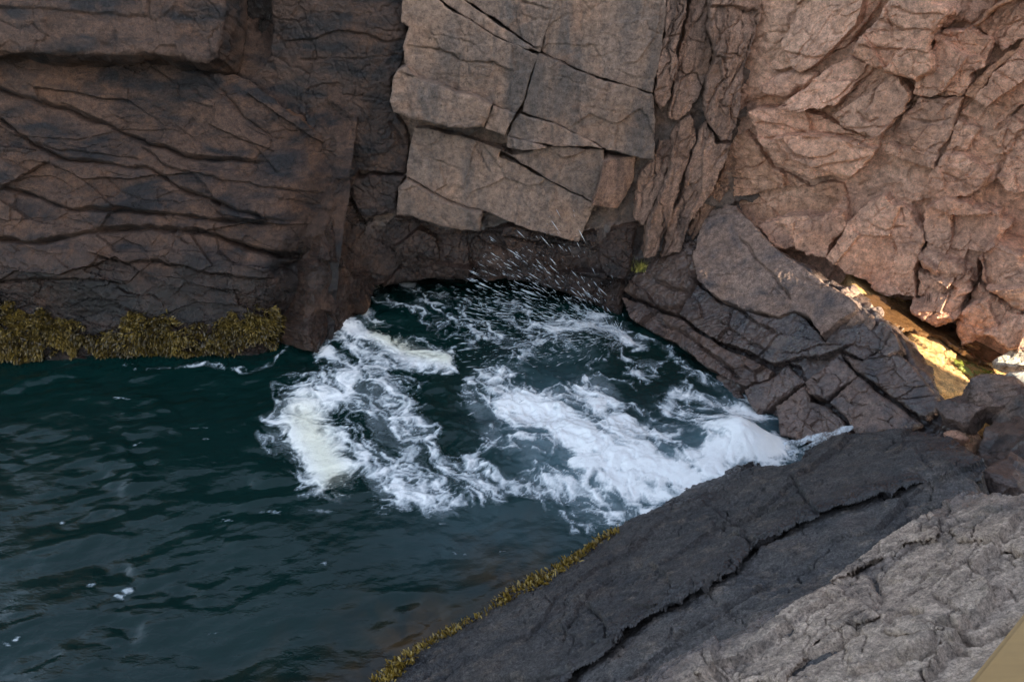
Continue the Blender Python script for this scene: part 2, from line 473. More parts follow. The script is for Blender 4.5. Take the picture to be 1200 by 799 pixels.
# ================================================================== left wall
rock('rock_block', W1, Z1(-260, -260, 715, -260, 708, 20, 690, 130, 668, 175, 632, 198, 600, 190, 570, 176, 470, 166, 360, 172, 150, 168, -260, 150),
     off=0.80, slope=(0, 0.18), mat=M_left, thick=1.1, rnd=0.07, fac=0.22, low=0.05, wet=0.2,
     cracks=[(Z1(-200, 10, 0, 26, 200, 36, 350, 48, 460, 52, 480, -60), 0.012, 0.04, 0.03, 0.2), (Z1(340, 60, 358, 110, 352, 175), 0.012, 0.04),
             (Z1(640, 100, 600, 60, 650, -40), 0.01, 0.02)],
     label='dark overhanging rock block at the top left, flat underside over a layered bulge')
LBULGE_CR = [
    (Z1(-200, 255, 0, 280, 81 * 2.66, 345, 330, 390, 420, 432, 500, 460, 620, 497, 740, 500, 860, 505), 0.022, 0.20, 0.025, 0.30),
    (Z1(-200, 330, 0, 375, 100, 450, 215, 500, 350, 515, 480, 530, 570, 590, 700, 640, 830, 680, 960, 697), 0.022, 0.20, 0.03, 0.25),
    (Z5(-200, 20, 0, 50, 100, 75, 230, 125, 330, 120, 500, 135, 640, 150, 760, 160, 900, 160), 0.022, 0.20, 0.025, 0.25),
    (Z5(-200, 200, 0, 215, 150, 225, 300, 190, 480, 180, 640, 190, 760, 235, 870, 265, 960, 268), 0.026, 0.26, 0.035, 0.25),
    (Z5(300, 250, 400, 285, 520, 280, 640, 310, 760, 330, 870, 335), 0.02, 0.08, 0.08, 0.25),
    (Z5(850, 318, 880, 300, 935, 305), 0.05, 0.28),
    (Z1(620, 205, 700, 300, 770, 380, 860, 440), 0.03, 0.06, -0.05, 0.3),
    (Z5(-200, 330, 60, 345, 260, 330, 420, 350), 0.02, 0.06, 0.06, 0.2),
    (Z1(430, 440, 520, 520, 700, 560, 860, 590, 1000, 600), 0.014, 0.06, 0.04, 0.2),
    (Z1(90, 440, 200, 470, 300, 480, 460, 500), 0.012, 0.05, 0.03, 0.2),
]
def lb_extra(u, v, P, s):
    z = P[:, 2]
    return 0.22 * np.exp(-((z - 1.5) / 0.9) ** 2) - 0.25 * sstep(0.5, -0.2, z) - 0.55 * sstep(0.75, 0.0, s) ** 2 * sstep(-4.3, -3.6, P[:, 0]) * sstep(3.4, 2.4, z) + 0.10 * facets(u * 0.6, v * 1.6, 1.3, 402, 0.5, 0.7)
LB_POLY = [(-260, 40), (60, 58), (200, 66), (245, 82), (290, 92), (335, 125), (385, 170), (398, 205), (384, 232), (372, 252), (367, 298), (352, 316), (348, 352), (340, 400), (330, 470), (-260, 500)]
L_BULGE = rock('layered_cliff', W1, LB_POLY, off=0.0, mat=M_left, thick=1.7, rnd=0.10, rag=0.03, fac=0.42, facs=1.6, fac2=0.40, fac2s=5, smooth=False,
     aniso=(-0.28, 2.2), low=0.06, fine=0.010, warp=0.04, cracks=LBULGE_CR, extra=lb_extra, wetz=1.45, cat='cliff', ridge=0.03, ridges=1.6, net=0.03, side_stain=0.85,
     label='dark layered cliff with long sloping cracks, yellow weed growing along its foot')
rock('rock_block', W2, [(262, -60), (330, -60), (328, 62), (345, 75), (300, 110), (270, 85), (250, 60)], off=-0.55, mat=M_left, wet=0.9, tone=0.6,  # low tone puts the shade of the deep gap into the colour
     thick=0.6, label='shade-darkened rock deep in the gap beside the top left overhanging block')
rock('rock_outcrop', W2, Z2(62, -260, 480, -260, 472, 60, 470, 140, 450, 215, 425, 250, 420, 330, 470, 400, 478, 480, 468, 548, 400, 545, 330, 540, 250, 520, 130, 470, 60, 440, -60, 420, -30, 260, 40, 180),
     off=-0.14, slope=(-0.02, 0.02), mat=M_left, thick=0.5, rnd=0.05, fac=0.18, low=0.06, wet=0.45, cat='cliff',
     cracks=[(Z2(70, 130, 160, 125, 260, 100, 340, 105, 400, 130, 470, 125), 0.014, 0.05, 0.03, 0.25), (Z2(120, 190, 250, 180, 330, 185, 460, 165), 0.013, 0.05),
             (Z2(130, 290, 230, 305, 330, 300, 420, 320), 0.012, 0.04), (Z2(410, 380, 440, 420, 470, 470), 0.02, 0.08)],
     label='dark blue-stained flat rock face left of the big pale grey joint blocks', tone=1.0)
rock('rock_block', W2, Z2(235, 540, 330, 558, 350, 545, 470, 552, 440, 600, 438, 670, 400, 672, 335, 690, 300, 630, 270, 575), off=-0.06,
     mat=M_left, thick=0.5, rnd=0.07, fac=0.2, wet=0.75, label='dark blue-black rounded block tucked below the flat dark face', tone=1.05)
rock('rock_outcrop', SIDE, [(388, 240), (402, 220), (425, 212), (452, 254), (450, 300), (444, 345), (415, 378), (384, 398), (362, 412), (350, 410), (352, 385), (361, 345), (374, 290)], off=0.0, slope=(-0.15, -0.1),
     mat=M_left, thick=0.9, rnd=0.14, fac=0.75, facs=1.6, fac2=0.6, low=0.14, rag=0.06, stain=0.5, side_stain=0.5, wet=0.85, tone=1.15, smooth=False, label='rusty brown stained nook between the layered cliff and the middle ledge')
rock('rock_outcrop', W2, [(316, 108), (345, 112), (390, 160), (418, 205), (402, 246), (376, 262), (372, 240), (382, 205), (370, 172), (336, 134)], off=0.10, slope=(0, -0.25), mat=M_left, thick=0.7, rnd=0.16, fac=0.5, low=0.08, rag=0.05, wet=0.5, smooth=False,
     label='dark rounded shoulder joining the layered cliff to the flat blue-stained face')

# ================================================================== middle wall: joint blocks
MB = dict(mat=M_mid, rnd=0.016, rag=0.024, gap=-0.006, net=0.02, nets=1.2, netk=0.35, fac=0.14, facs=1.5, fac2=0.10, low=0.03, fine=0.006)
rock('rock_block', W2, Z2(455, -260, 540, -260, 556, -10, 600, 28, 690, 82, 780, 130, 882, 176, 858, 240, 830, 320, 808, 352, 740, 324, 690, 298, 640, 288, 560, 263, 500, 237, 468, 206, 458, 150, 482, 82, 455, 66),
     off=0.10, slope=(0.0, 0.03), thick=0.75, **MB,
     cracks=[(Z2(462, 145, 540, 152, 620, 172, 640, 190, 740, 195, 800, 225), 0.012, 0.06, 0.012, 0.2), (Z2(490, 85, 560, 110, 640, 122, 690, 150), 0.008, 0.03)],
     label='large grey joint block with a jagged left edge over the dark face')
rock('rock_block', W2, Z2(556, -260, 660, -260, 645, 0, 700, 40, 770, 86, 830, 125, 885, 168, 780, 126, 690, 76, 600, 22, 556, -16), off=0.06, thick=0.5, **MB,
     label='thin grey wedge of rock between two slanting cracks at the top of the wall')
rock('rock_block', W2, Z2(668, -260, 1000, -260, 965, -10, 925, 30, 888, 165, 835, 120, 775, 80, 705, 36, 655, -4), off=0.04, thick=0.5, **MB,
     cracks=[(Z2(820, 0, 870, 18, 925, 32), 0.012, 0.05), (Z2(965, 20, 1000, 35, 1070, 60), 0.01, 0.03)], label='grey rock block above the slanting cracks, touching the frame top')
rock('rock_block', W2, Z2(428, 245, 446, 222, 464, 212, 500, 243, 560, 269, 640, 294, 690, 304, 738, 330, 710, 400, 640, 403, 560, 389, 490, 371, 430, 352, 420, 318), off=0.36,
     slope=(-0.02, -0.05), thick=0.7, label='protruding grey block with a dark undercut below its bottom edge', **{**MB, 'rnd': 0.05},)
rock('rock_block', W2, Z2(742, 334, 806, 358, 778, 424, 714, 402), off=0.20, thick=0.6, tone=1.15, label='small square light grey block at the end of the protruding block', **MB)
rock('rock_block', W2, Z3(122, -260, 480, -260, 476, -20, 478, 40, 470, 130, 440, 290, 300, 250, 200, 217, 135, 186, 90, 160, 118, 40), off=0.05, slope=(0.02, 0.02), thick=0.5, **MB,
     cracks=[(Z3(120, -40, 130, 30, 100, 110, 90, 160), 0.01, 0.04), (Z3(220, 20, 225, 120, 222, 215), 0.008, 0.02), (Z3(420, 50, 425, 95, 470, 110), 0.008, 0.03), (Z3(150, 20, 160, -30), 0.012, 0.05)],
     label='broad smooth grey wall block right of the vertical seam, above a long crack')
rock('rock_block', W2, Z3(86, 166, 135, 192, 200, 223, 300, 256, 438, 296, 446, 400, 440, 498, 370, 486, 300, 468, 210, 422, 130, 384, 30, 348, 60, 250), off=0.07, slope=(0.0, 0.0), thick=0.6, **MB,
     cracks=[(Z3(215, 300, 205, 350, 215, 395), 0.010, 0.03), (Z3(220, 330, 300, 345, 430, 350), 0.006, 0.02), (Z3(25, 350, 40, 280, 60, 300), 0.01, 0.04), (Z3(215, 270, 225, 240), 0.01, 0.03)],
     label='broad orange-streaked grey block below the long crack in the middle wall')
rock('rock_block', W2, Z2(822, 358, 880, 372, 940, 392, 1010, 425, 1080, 462, 1000, 457, 920, 452, 850, 440, 788, 428, 802, 385), off=0.10, thick=0.6, tone=1.1, **MB,
     label='long thin wedge block pointing right under the orange-streaked block')
rock('rock_block', W2, Z2(786, 430, 850, 443, 905, 456, 870, 468, 830, 472, 782, 460), off=0.16, thick=0.6, tone=1.1, **MB,
     label='small pinkish lip of rock with a dark gap underneath')
rock('rock_block', W2, Z2(492, 404, 560, 412, 640, 430, 720, 455, 765, 470, 755, 490, 850, 532, 960, 592, 1040, 628, 1055, 640, 1010, 755, 960, 742, 860, 715, 790, 692, 700, 652, 600, 625, 520, 581, 468, 552, 478, 470), off=-0.02,
     slope=(0.01, -0.04), thick=0.6, **MB, cracks=[(Z2(490, 480, 580, 510, 640, 530), 0.009, 0.04), (Z2(700, 470, 715, 520, 735, 545, 738, 575), 0.009, 0.04)],
     label='large sloping grey slab of wall rock over the cave ledge')
rock('rock_block', W2, Z2(762, 470, 800, 490, 900, 462, 1000, 462, 1085, 472, 1085, 520, 1060, 600, 1050, 628, 960, 586, 855, 526), off=0.03, thick=0.6, **MB,
     label='lighter triangular grey block right of the sloping slab')
rock('rock_block', W2, Z3(283, 502, 300, 495, 390, 497, 384, 560, 372, 590, 330, 652, 290, 640, 248, 628, 270, 580), off=0.06, slope=(-0.5, 0), thick=0.6, **{**MB, 'mat': M_cleft}, tone=0.85,
     label='brown angled facet turning the corner beside the triangular grey block')
rock('rock_block', W2, Z2(470, 562, 520, 592, 600, 634, 706, 662, 700, 722, 610, 712, 520, 690, 440, 670, 440, 590), off=0.06, thick=0.7, **{**MB, 'rnd': 0.05}, wet=0.35, tone=0.85,
     label='narrow blue-blotched block along the lower edge of the middle wall')
rock('rock_ledge', W2, [(372, 262), (440, 257), (468, 254), (530, 267), (566, 272), (600, 262), (662, 280), (705, 268), (752, 262), (742, 300), (736, 335), (728, 374), (690, 356), (660, 345), (630, 336), (600, 331), (570, 334), (540, 328), (480, 331), (430, 338), (392, 348), (368, 352)],
     off=-0.10, slope=(0, -0.14), mat=M_left, thick=0.9, rnd=0.14, fac=0.75, facs=1.5, fac2=0.6, low=0.12, wet=0.85, stain=0.3, side_stain=0.9, tone=1.15, cat='ledge', smooth=False,
     cracks=[(Z2(400, 690, 520, 700, 640, 715, 760, 730, 930, 770, 1080, 790), 0.02, 0.08, 0.05, 0.2), (Z2(960, 850, 1060, 860, 1200, 880), 0.02, 0.06, 0.03, 0.1)],
     label='dark wet ledge roofing the low sea cave, rusty along its lip')

# ---- fractured column between the middle wall and the right wall
FB = dict(smooth=False, mat=M_cleft, rnd=0.03, rag=0.045, gap=0.0, net=0.06, nets=2.2, netk=0.7, fac=0.35, facs=2.2, fac2=0.35, aniso=(1.45, 3.0), ridge=0.07, ridges=2.6, low=0.04, res=0.015, thick=0.7, cat='rock')
rock('rock_sliver', W2, Z3(480, -260, 552, -260, 545, 60, 520, 130, 500, 300, 470, 350, 440, 300, 462, 200, 475, 110), off=0.02, slope=(0.12, 0), label='tall thin rock sliver right of the smooth grey wall, cut by one cross crack',
     cracks=[(Z3(470, 120, 520, 110, 545, 140), 0.012, 0.06), (Z3(445, 290, 490, 270), 0.012, 0.05)], **FB)
rock('rock_sliver', W2, Z3(556, -260, 618, -260, 612, 100, 625, 170, 600, 250, 560, 350, 520, 380, 490, 370, 505, 300, 528, 130, 550, 60), off=-0.06, slope=(-0.1, 0),
     label='long recessed rock sliver with a deep vertical crack at its left', cracks=[(Z3(550, 20, 560, 80, 540, 170, 500, 300), 0.014, 0.06)], **FB)
rock('rock_column', W2, Z3(622, -260, 790, -260, 782, 20, 768, 110, 735, 210, 710, 330, 680, 440, 650, 450, 620, 400, 605, 330, 612, 250, 632, 170, 616, 100), off=0.10, slope=(-0.1, 0.04),
     cracks=[(Z3(600, 20, 690, 22, 775, 40), 0.015, 0.07, 0.05, 0.2), (Z3(640, 165, 700, 170, 730, 190), 0.012, 0.06), (Z3(650, 120, 640, 165), 0.012, 0.05), (Z3(710, 260, 690, 320, 680, 400), 0.012, 0.06)],
     label='broad upright rock column right of the slivers, broken off at its foot', **FB)
rock('rock_sliver', W2, Z3(440, 505, 460, 440, 500, 440, 512, 480, 470, 560, 440, 650, 410, 705, 385, 690, 380, 600, 400, 540), off=-0.14, label='narrow brown sliver just right of the angled facet', **FB)
rock('rock_sliver', W2, Z3(505, 440, 520, 385, 560, 360, 580, 420, 560, 480, 520, 600, 480, 720, 440, 800, 410, 800, 420, 720, 460, 600, 500, 520), off=-0.02, slope=(-0.1, -0.03), label='long leaning brown sliver in the middle of the fractured zone', **FB)
rock('rock_sliver', W2, Z3(585, 420, 605, 380, 640, 450, 680, 450, 655, 520, 620, 600, 560, 700, 520, 790, 470, 810, 490, 720, 530, 600, 565, 490), off=-0.06, slope=(0.1, 0), label='wide ragged orange-brown sliver under the broken column', **FB)
rock('rock_sliver', W2, Z3(660, 520, 690, 450, 730, 440, 720, 520, 660, 600, 640, 640, 590, 720, 560, 760, 545, 730, 600, 640), off=-0.22, stain=0.5, label='short stained sliver in the hollow right of the fractured zone', **FB)

# ================================================================== right wall
def rw_extra(u, v, P, s): return 0.0 * u
rock('cliff', W3, [(760, -70), (900, -90), (1000, -200), (1500, -330), (1620, 620), (760, 560)], off=-0.05, res=0.018, mat=M_right, fac=0.55, facs=1.3, fac2=0.45, fac2s=4.5, low=0.14,
     aniso=(0.5, 1.6), skirt=False, rnd=0, kind='structure', ridge=0.10, ridges=1.4, label='pinkish bedrock behind the right cliff blocks', tone=1.0)
RB = dict(mat=M_right, rnd=0.028, rag=0.055, gap=0.0, fac=0.66, facs=1.5, fac2=0.36, fac2s=3.8, low=0.04, fine=0.008, warp=0.03, thick=0.6, res=0.0155, net=0.038, nets=1.5, netk=0.5, smooth=False)
A45 = (0.85, 2.0)
rock('rock_slab', W3, Z4(290, -200, 570, -200, 552, 20, 480, 112, 400, 185, 330, 240, 240, 245, 165, 262, 132, 250, 178, 180, 250, 80), off=0.10, slope=(0.12, 0), aniso=A45, **RB,
     cracks=[(Z4(180, 180, 240, 195, 340, 200, 400, 190), 0.015, 0.06, 0.03, 0.2)], label='tilted pink slab at the upper left of the right cliff, shadowed on its right')
rock('rock_outcrop', W3, Z4(150, -200, 280, -200, 245, 75, 175, 175, 130, 245, 90, 330, 60, 400, 40, 380, 60, 250, 110, 120, 130, 20), off=-0.05, **RB,
     cracks=[(Z4(60, 300, 130, 280), 0.012, 0.04), (Z4(90, 190, 150, 180), 0.012, 0.04), (Z4(70, 250, 140, 235), 0.012, 0.04)], label='narrow cracked pink face right of the fractured column')
rock('boulder', W3, Z4(112, 320, 150, 284, 200, 266, 255, 258, 320, 264, 316, 292, 275, 326, 210, 358, 145, 356, 108, 342), off=0.20, **{**RB, 'rnd': 0.22, 'fac': 0.12, 'fac2': 0.1}, tone=1.0,
     label='smooth loaf-shaped rock wedged under the tilted slab of the right cliff')
rock('rock_slab', W3, Z4(220, 374, 330, 276, 436, 206, 515, 250, 470, 300, 400, 372, 320, 398, 240, 396), off=0.24, slope=(-0.15, -0.2), aniso=A45, **RB,
     label='long rock slab slanting up to the right below the big pale overhang')
rock('rock_block', W3, Z4(436, 197, 500, 120, 560, 58, 585, 0, 600, -200, 740, -200, 748, 8, 802, 44, 770, 90, 752, 125, 740, 190, 728, 252, 662, 287, 605, 275, 560, 262, 510, 246), off=0.46, slope=(0.0, 0.12),
     cracks=[(Z4(540, 75, 640, 110, 750, 112), 0.016, 0.05, 0.03, 0.25), (Z4(470, 160, 560, 190, 650, 180, 735, 195), 0.014, 0.05, 0.03, 0.2), (Z4(590, 30, 690, 50, 790, 55), 0.014, 0.04, 0.03, 0.2)],
     **{**RB, 'thick': 0.9, 'fac2': 0.2}, tone=1.12, label='big pale overhanging block jutting from the right cliff, sharp lower edge')
rock('rock_block', W3, Z4(375, 412, 420, 360, 470, 312, 530, 262, 622, 286, 664, 340, 642, 400, 592, 462, 520, 492, 450, 472), off=0.20, slope=(0.2, -0.1), aniso=A45, **RB,
     cracks=[(Z4(470, 400, 520, 440, 560, 420), 0.018, 0.08), (Z4(560, 280, 530, 370, 500, 400), 0.016, 0.06, 0.05, 0.15)],
     label='rough broken pink block in the shadow directly under the big pale overhang')
rock('rock_block', W3, Z4(748, 190, 765, 112, 880, 98, 962, 160, 940, 245, 884, 275, 850, 352, 742, 354, 672, 334, 704, 292, 732, 258), off=0.16, slope=(0.05, 0.03), **RB,
     cracks=[(Z4(760, 130, 840, 140, 870, 110), 0.012, 0.04), (Z4(700, 300, 780, 330, 850, 345), 0.014, 0.06, 0.03, 0.2)], label='flat pink block right of the big pale overhang, frayed right edge')
rock('rock_block', W3, Z4(750, -200, 1010, -200, 962, 18, 880, 94, 830, 78, 804, 38, 752, 0), off=0.06, slope=(-0.1, 0.1), **RB, cracks=[(Z4(760, 10, 830, 60, 880, 95), 0.015, 0.06)],
     label='pink rock between the pale overhang and the orange diagonal rib, at the frame top')
rock('rock_rib', W3, Z4(862, 345, 905, 290, 975, 220, 1076, 145, 1250, 30, 1250, 60, 1076, 172, 1000, 236, 930, 305, 885, 352), off=0.16, slope=(0, 0), aniso=(0.7, 3), **{**RB, 'rnd': 0.04}, stain=0.8,
     label='thin orange diagonal rib crossing the upper right of the right cliff')
rock('rock_rib', W3, Z4(882, 92, 965, 18, 1020, -40, 1150, -200, 1190, -200, 1060, -30, 985, 20, 900, 104), off=0.2, aniso=(0.7, 3), **{**RB, 'rnd': 0.04}, stain=0.8,
     label='short orange rib of rock running up to the top edge near the upper right corner')
rock('rock_block', W3, Z4(905, 104, 985, 26, 1060, -30, 1190, -200, 1500, -200, 1350, -60, 1076, 135, 1005, 185, 965, 155), off=0.08, **RB,
     cracks=[(Z4(960, 150, 1000, 80, 1040, 20, 1120, -40), 0.02, 0.09), (Z4(990, 100, 1076, 70), 0.016, 0.06)], label='grey-pink broken rock in the upper right corner between two orange ribs')
rock('rock_block', W3, Z4(888, 352, 935, 306, 1002, 240, 1150, 130, 1300, 40, 1400, 200, 1150, 330, 1062, 380, 1010, 435, 950, 492, 900, 452, 832, 422), off=0.10, slope=(0.03, 0.03), **{**RB, 'fac2': 0.2},
     cracks=[(Z4(850, 420, 900, 450, 960, 380, 1010, 400), 0.012, 0.05), (Z4(980, 250, 1076, 300), 0.010, 0.04), (Z4(920, 330, 1010, 400, 1060, 370), 0.010, 0.04), (Z4(1010, 400, 940, 480), 0.014, 0.04)],
     tone=1.05, label='smooth pink-grey block below the thin orange diagonal rib')
rock('rock_folds', W3, Z4(78, 405, 120, 388, 205, 384, 340, 418, 420, 480, 500, 500, 562, 500, 545, 540, 520, 582, 430, 652, 360, 640, 300, 662, 230, 620, 170, 602, 120, 500, 88, 440), off=0.16, slope=(0, 0.14), aniso=(-0.12, 2.6), **{**RB, 'fac2': 0.5}, ridge=0.08, ridges=2.0,
     cracks=[(Z4(90, 440, 200, 450, 300, 490, 430, 490, 550, 500), 0.02, 0.08, 0.05, 0.2), (Z4(130, 500, 220, 500, 260, 560, 380, 560, 420, 540), 0.018, 0.07, 0.04, 0.2), (Z4(300, 610, 400, 590, 520, 560), 0.016, 0.06, 0.04, 0.2),
             (Z4(180, 480, 190, 540, 230, 590), 0.014, 0.06)], label='wrinkled layered bulge of pink rock below the long slanting slab')
rock('rock_block', W3, Z4(580, 556, 592, 495, 645, 405, 702, 352, 862, 356, 830, 420, 800, 512, 752, 602, 650, 577), off=0.14, slope=(0, 0.02), **RB,
     cracks=[(Z4(650, 430, 740, 440, 820, 430), 0.012, 0.05), (Z4(590, 520, 700, 540, 780, 560), 0.012, 0.04)], label='five-sided pink block whose lower edge roofs a dark alcove')
rock('rock_outcrop', W3, Z4(505, 600, 545, 558, 590, 562, 720, 612, 728, 680, 735, 745, 690, 740, 620, 800, 560, 840, 480, 860, 490, 720), off=-0.12, **RB,
     cracks=[(Z4(530, 600, 590, 650, 540, 640), 0.012, 0.05), (Z4(560, 610, 560, 660), 0.01, 0.03)], label='recessed pink alcove face with a dark gap along its left side')
rock('rock_block', W3, Z4(738, 622, 760, 600, 805, 522, 835, 430, 900, 462, 950, 498, 1000, 572, 962, 650, 880, 702, 800, 720, 742, 762), off=0.10, slope=(-0.05, 0), **{**RB, 'fac2': 0.55},
     cracks=[(Z4(760, 570, 800, 540, 900, 560, 980, 590), 0.015, 0.06), (Z4(860, 640, 880, 690), 0.016, 0.06), (Z4(780, 620, 850, 650, 870, 690), 0.012, 0.06)], label='crumbly pink mass right of the dark alcove')
rock('rock_block', W3, Z4(955, 498, 1012, 440, 1064, 386, 1150, 338, 1400, 210, 1500, 700, 1150, 700, 1010, 690, 965, 645, 1008, 572), off=0.04, slope=(0.05, 0), **RB, tone=1.05,
     cracks=[(Z4(1010, 570, 1060, 480, 1120, 440), 0.02, 0.08, 0.04, 0.2)], label='large plain orange-pink face at the right edge of the picture')
rock('rock_outcrop', W3, Z4(-10, 520, 80, 470, 125, 520, 175, 608, 300, 668, 428, 655, 445, 700, 420, 790, 400, 860, 300, 900, 100, 900, -10, 800), off=0.0, aniso=(0.1, 2), **RB, stain=0.5, tone=0.85,
     cracks=[(Z4(150, 640, 200, 660, 190, 700, 210, 760), 0.016, 0.06), (Z4(230, 700, 330, 700, 420, 660), 0.014, 0.05), (Z4(20, 640, 120, 650), 0.01, 0.03)], label='ochre-stained low face at the left foot of the right cliff')
rock('rock_block', W3, Z8(110, 40, 200, 10, 330, 20, 405, -60, 420, 40, 350, 142, 260, 130, 180, 118), off=0.18, slope=(0, -0.1), **RB, label='brown foot rock in front of the ochre-stained face')
rock('rock_block', W3, Z8(425, 30, 470, -30, 540, -60, 640, 20, 690, 60, 668, 160, 662, 292, 560, 276, 430, 205, 362, 145), off=0.22, slope=(0, -0.12), **RB,
     cracks=[(Z8(480, 30, 560, 60, 640, 50), 0.014, 0.06), (Z8(570, 110, 600, 150), 0.012, 0.04)], label='broad brown foot rock standing above the dark pool')
rock('rock_block', W3, Z8(695, -20, 760, -60, 900, -20, 1000, 60, 930, 108, 862, 168, 872, 250, 805, 165, 745, 150, 690, 118), off=0.16, slope=(0, -0.1), **{**RB, 'fac2': 0.5}, label='knobbly pink rock over the stacked boulders at the cliff foot')
rock('boulder', W3, Z8(688, 128, 740, 150, 802, 172, 838, 205, 872, 252, 815, 240, 744, 228, 684, 205, 668, 160), off=0.34, **{**RB, 'rnd': 0.14}, label='long rounded boulder lying on the curved boulder at the cliff foot')
rock('boulder', W3, Z8(690, 232, 742, 238, 800, 244, 826, 215, 840, 290, 802, 372, 722, 402, 655, 352, 640, 330, 720, 310, 762, 300, 790, 270), off=0.46, slope=(0, -0.2), **{**RB, 'rnd': 0.14}, label='curved brown boulder sweeping down into the dark pool')
rock('boulder', W3, Z8(668, 212, 740, 240, 786, 262, 760, 298, 690, 306, 650, 285), off=0.36, **{**RB, 'rnd': 0.10}, label='small wedge of rock held inside the curved boulder')
rock('boulder', W3, Z8(845, 290, 876, 258, 930, 275, 1036, 365, 960, 395, 884, 428, 810, 460, 800, 380), off=0.34, slope=(0, -0.15), **{**RB, 'rnd': 0.12}, label='flat pink boulder sloping down beside the curved boulder')
rock('boulder', W3, Z8(864, 170, 930, 108, 1036, 185, 1160, 260, 1160, 420, 1036, 366, 930, 272, 875, 250), off=0.40, slope=(0, -0.1), **{**RB, 'rnd': 0.12}, label='large rounded pink boulder at the right edge, on the cliff foot')
rock('boulder', W3, Z8(884, 430, 960, 400, 1036, 372, 1200, 440, 1180, 520, 1036, 470, 960, 492, 930, 455), off=0.60, slope=(0, -0.1), **{**RB, 'rnd': 0.14}, label='low pink boulder behind the pale lichened rock')

# ================================================================== wet slope right of the water
SB = dict(smooth=False, mat=M_slope, rnd=0.025, rag=0.03, gap=0.004, net=0.028, nets=1.3, netk=0.45, fac=0.46, facs=1.8, fac2=0.45, fac2s=5.5, low=0.04, fine=0.010, thick=0.7, res=0.014)
def sl_extra(u, v, P, s): return -0.0 * u
rock('bedrock', SL, [(640, 380), (735, 310), (815, 262), (850, 258), (1010, 345), (1060, 395), (1130, 500), (1120, 560), (900, 600), (780, 560)], off=-0.22, res=0.02, mat=M_slope, fac=0.6, fac2=0.4, wet=0.9,
     skirt=True, thick=1.0, kind='structure', label='wet bedrock under the sloping slabs', rnd=0.1, tone=0.8)
rock('rock_slab', SL, [(822, 262), (840, 238), (862, 240), (905, 288), (955, 322), (1000, 352), (1004, 364), (985, 374), (972, 384), (962, 392), (945, 369), (930, 363), (913, 371), (880, 363), (845, 351), (818, 328), (812, 300)], off=0.10, slope=(0.0, -0.02),
     aniso=(0.6, 2), label='smooth dry grey-brown slab at the top of the wet slope', **{**SB, 'fac': 0.12, 'fac2': 0.12}, wet=0.15, tone=1.3,
     cracks=[(Z8(40, 70, 100, 140, 150, 200, 200, 260, 230, 300), 0.014, 0.06, 0.03, 0.2), (Z7(860, 250, 900, 225, 940, 275), 0.02, 0.06)])
rock('rock_slab', SL, [(766, 292), (796, 262), (820, 258), (812, 298), (816, 330), (802, 352), (790, 366), (760, 356), (733, 342), (742, 312)], off=0.06, slope=(0.0, -0.1), **{**SB, 'rnd': 0.12}, wet=0.8, stain=0.3, tone=0.85,
     cracks=[(Z7(440, 120, 500, 150, 560, 170), 0.02, 0.07, 0.04, 0.2), (Z7(400, 190, 470, 215, 530, 215), 0.02, 0.07, 0.05, 0.15)], label='dark rounded wet slab behind the grass tuft')
rock('rock_slab', SL, [(816, 332), (845, 354), (880, 366), (912, 374), (932, 366), (945, 372), (964, 396), (985, 378), (1003, 368), (1012, 378), (1038, 400), (1010, 420), (984, 408), (960, 416), (930, 420), (905, 426), (870, 411), (832, 396), (796, 370), (804, 354)],
     off=0.0, slope=(0.0, 0.0), aniso=(0.9, 2.5), label='blue-black wet slab below the smooth dry slab', **{**SB, 'fac2': 0.4}, wet=1.0, tone=0.85,
     cracks=[(Z7(590, 150, 680, 190, 760, 260, 840, 300), 0.016, 0.06, 0.04, 0.2), (Z7(640, 250, 720, 310, 800, 350), 0.014, 0.05, 0.03, 0.2)])
rock('rock_outcrop', SL, [(728, 346), (760, 360), (792, 370), (830, 398), (868, 414), (902, 430), (900, 442), (872, 454), (850, 444), (826, 430), (795, 404), (765, 388), (742, 376)], off=0.02, slope=(0, -0.12), **SB, wet=0.9, stain=0.25,
     label='long brown wet lip of rock along the waterline', cracks=[(Z7(440, 250, 540, 290, 640, 370, 720, 440), 0.02, 0.08, 0.05, 0.15)])
ST = {**SB, 'rnd': 0.05, 'fac': 0.15}
rock('rock_block', SL, [(872, 456), (902, 442), (922, 426), (940, 446), (906, 472), (888, 488)], off=0.0, slope=(-0.1, -0.12), **ST, wet=0.9, label='wet square-cut block beside the white wave crest')
rock('rock_block', SL, [(942, 448), (962, 430), (980, 414), (1002, 438), (968, 468), (948, 464)], off=0.05, slope=(-0.1, -0.1), **ST, wet=0.8, label='small mossy-edged wet block between two joint cracks on the slope')
rock('rock_block', SL, [(908, 474), (942, 450), (950, 468), (968, 472), (986, 488), (1002, 508), (955, 520), (916, 512)], off=0.06, slope=(-0.08, -0.12), **ST, wet=0.85, label='wet brown block above the trickle at the narrow end of the water')
rock('rock_block', SL, [(972, 472), (1004, 440), (1044, 470), (1078, 492), (1062, 505), (1004, 512), (988, 488)], off=0.08, slope=(-0.08, -0.1), **ST, wet=0.7, tone=1.1, label='orange-flecked wet block near the pointed near rock')
rock('rock_block', SL, [(984, 412), (1012, 422), (1042, 404), (1070, 430), (1104, 472), (1084, 490), (1046, 466), (1006, 436)], off=0.03, slope=(0, -0.04), aniso=(0.9, 2), **ST, wet=0.85, label='blue-grey wet slab bordering the sunlit strip')
rock('rock_block', SL, [(838, 446), (866, 456), (884, 490), (896, 506), (920, 516), (905, 530), (870, 520), (845, 480)], off=-0.06, slope=(0, -0.2), **ST, wet=1.0, stain=0.3, label='dark dripping foot of the slope behind the white wave')
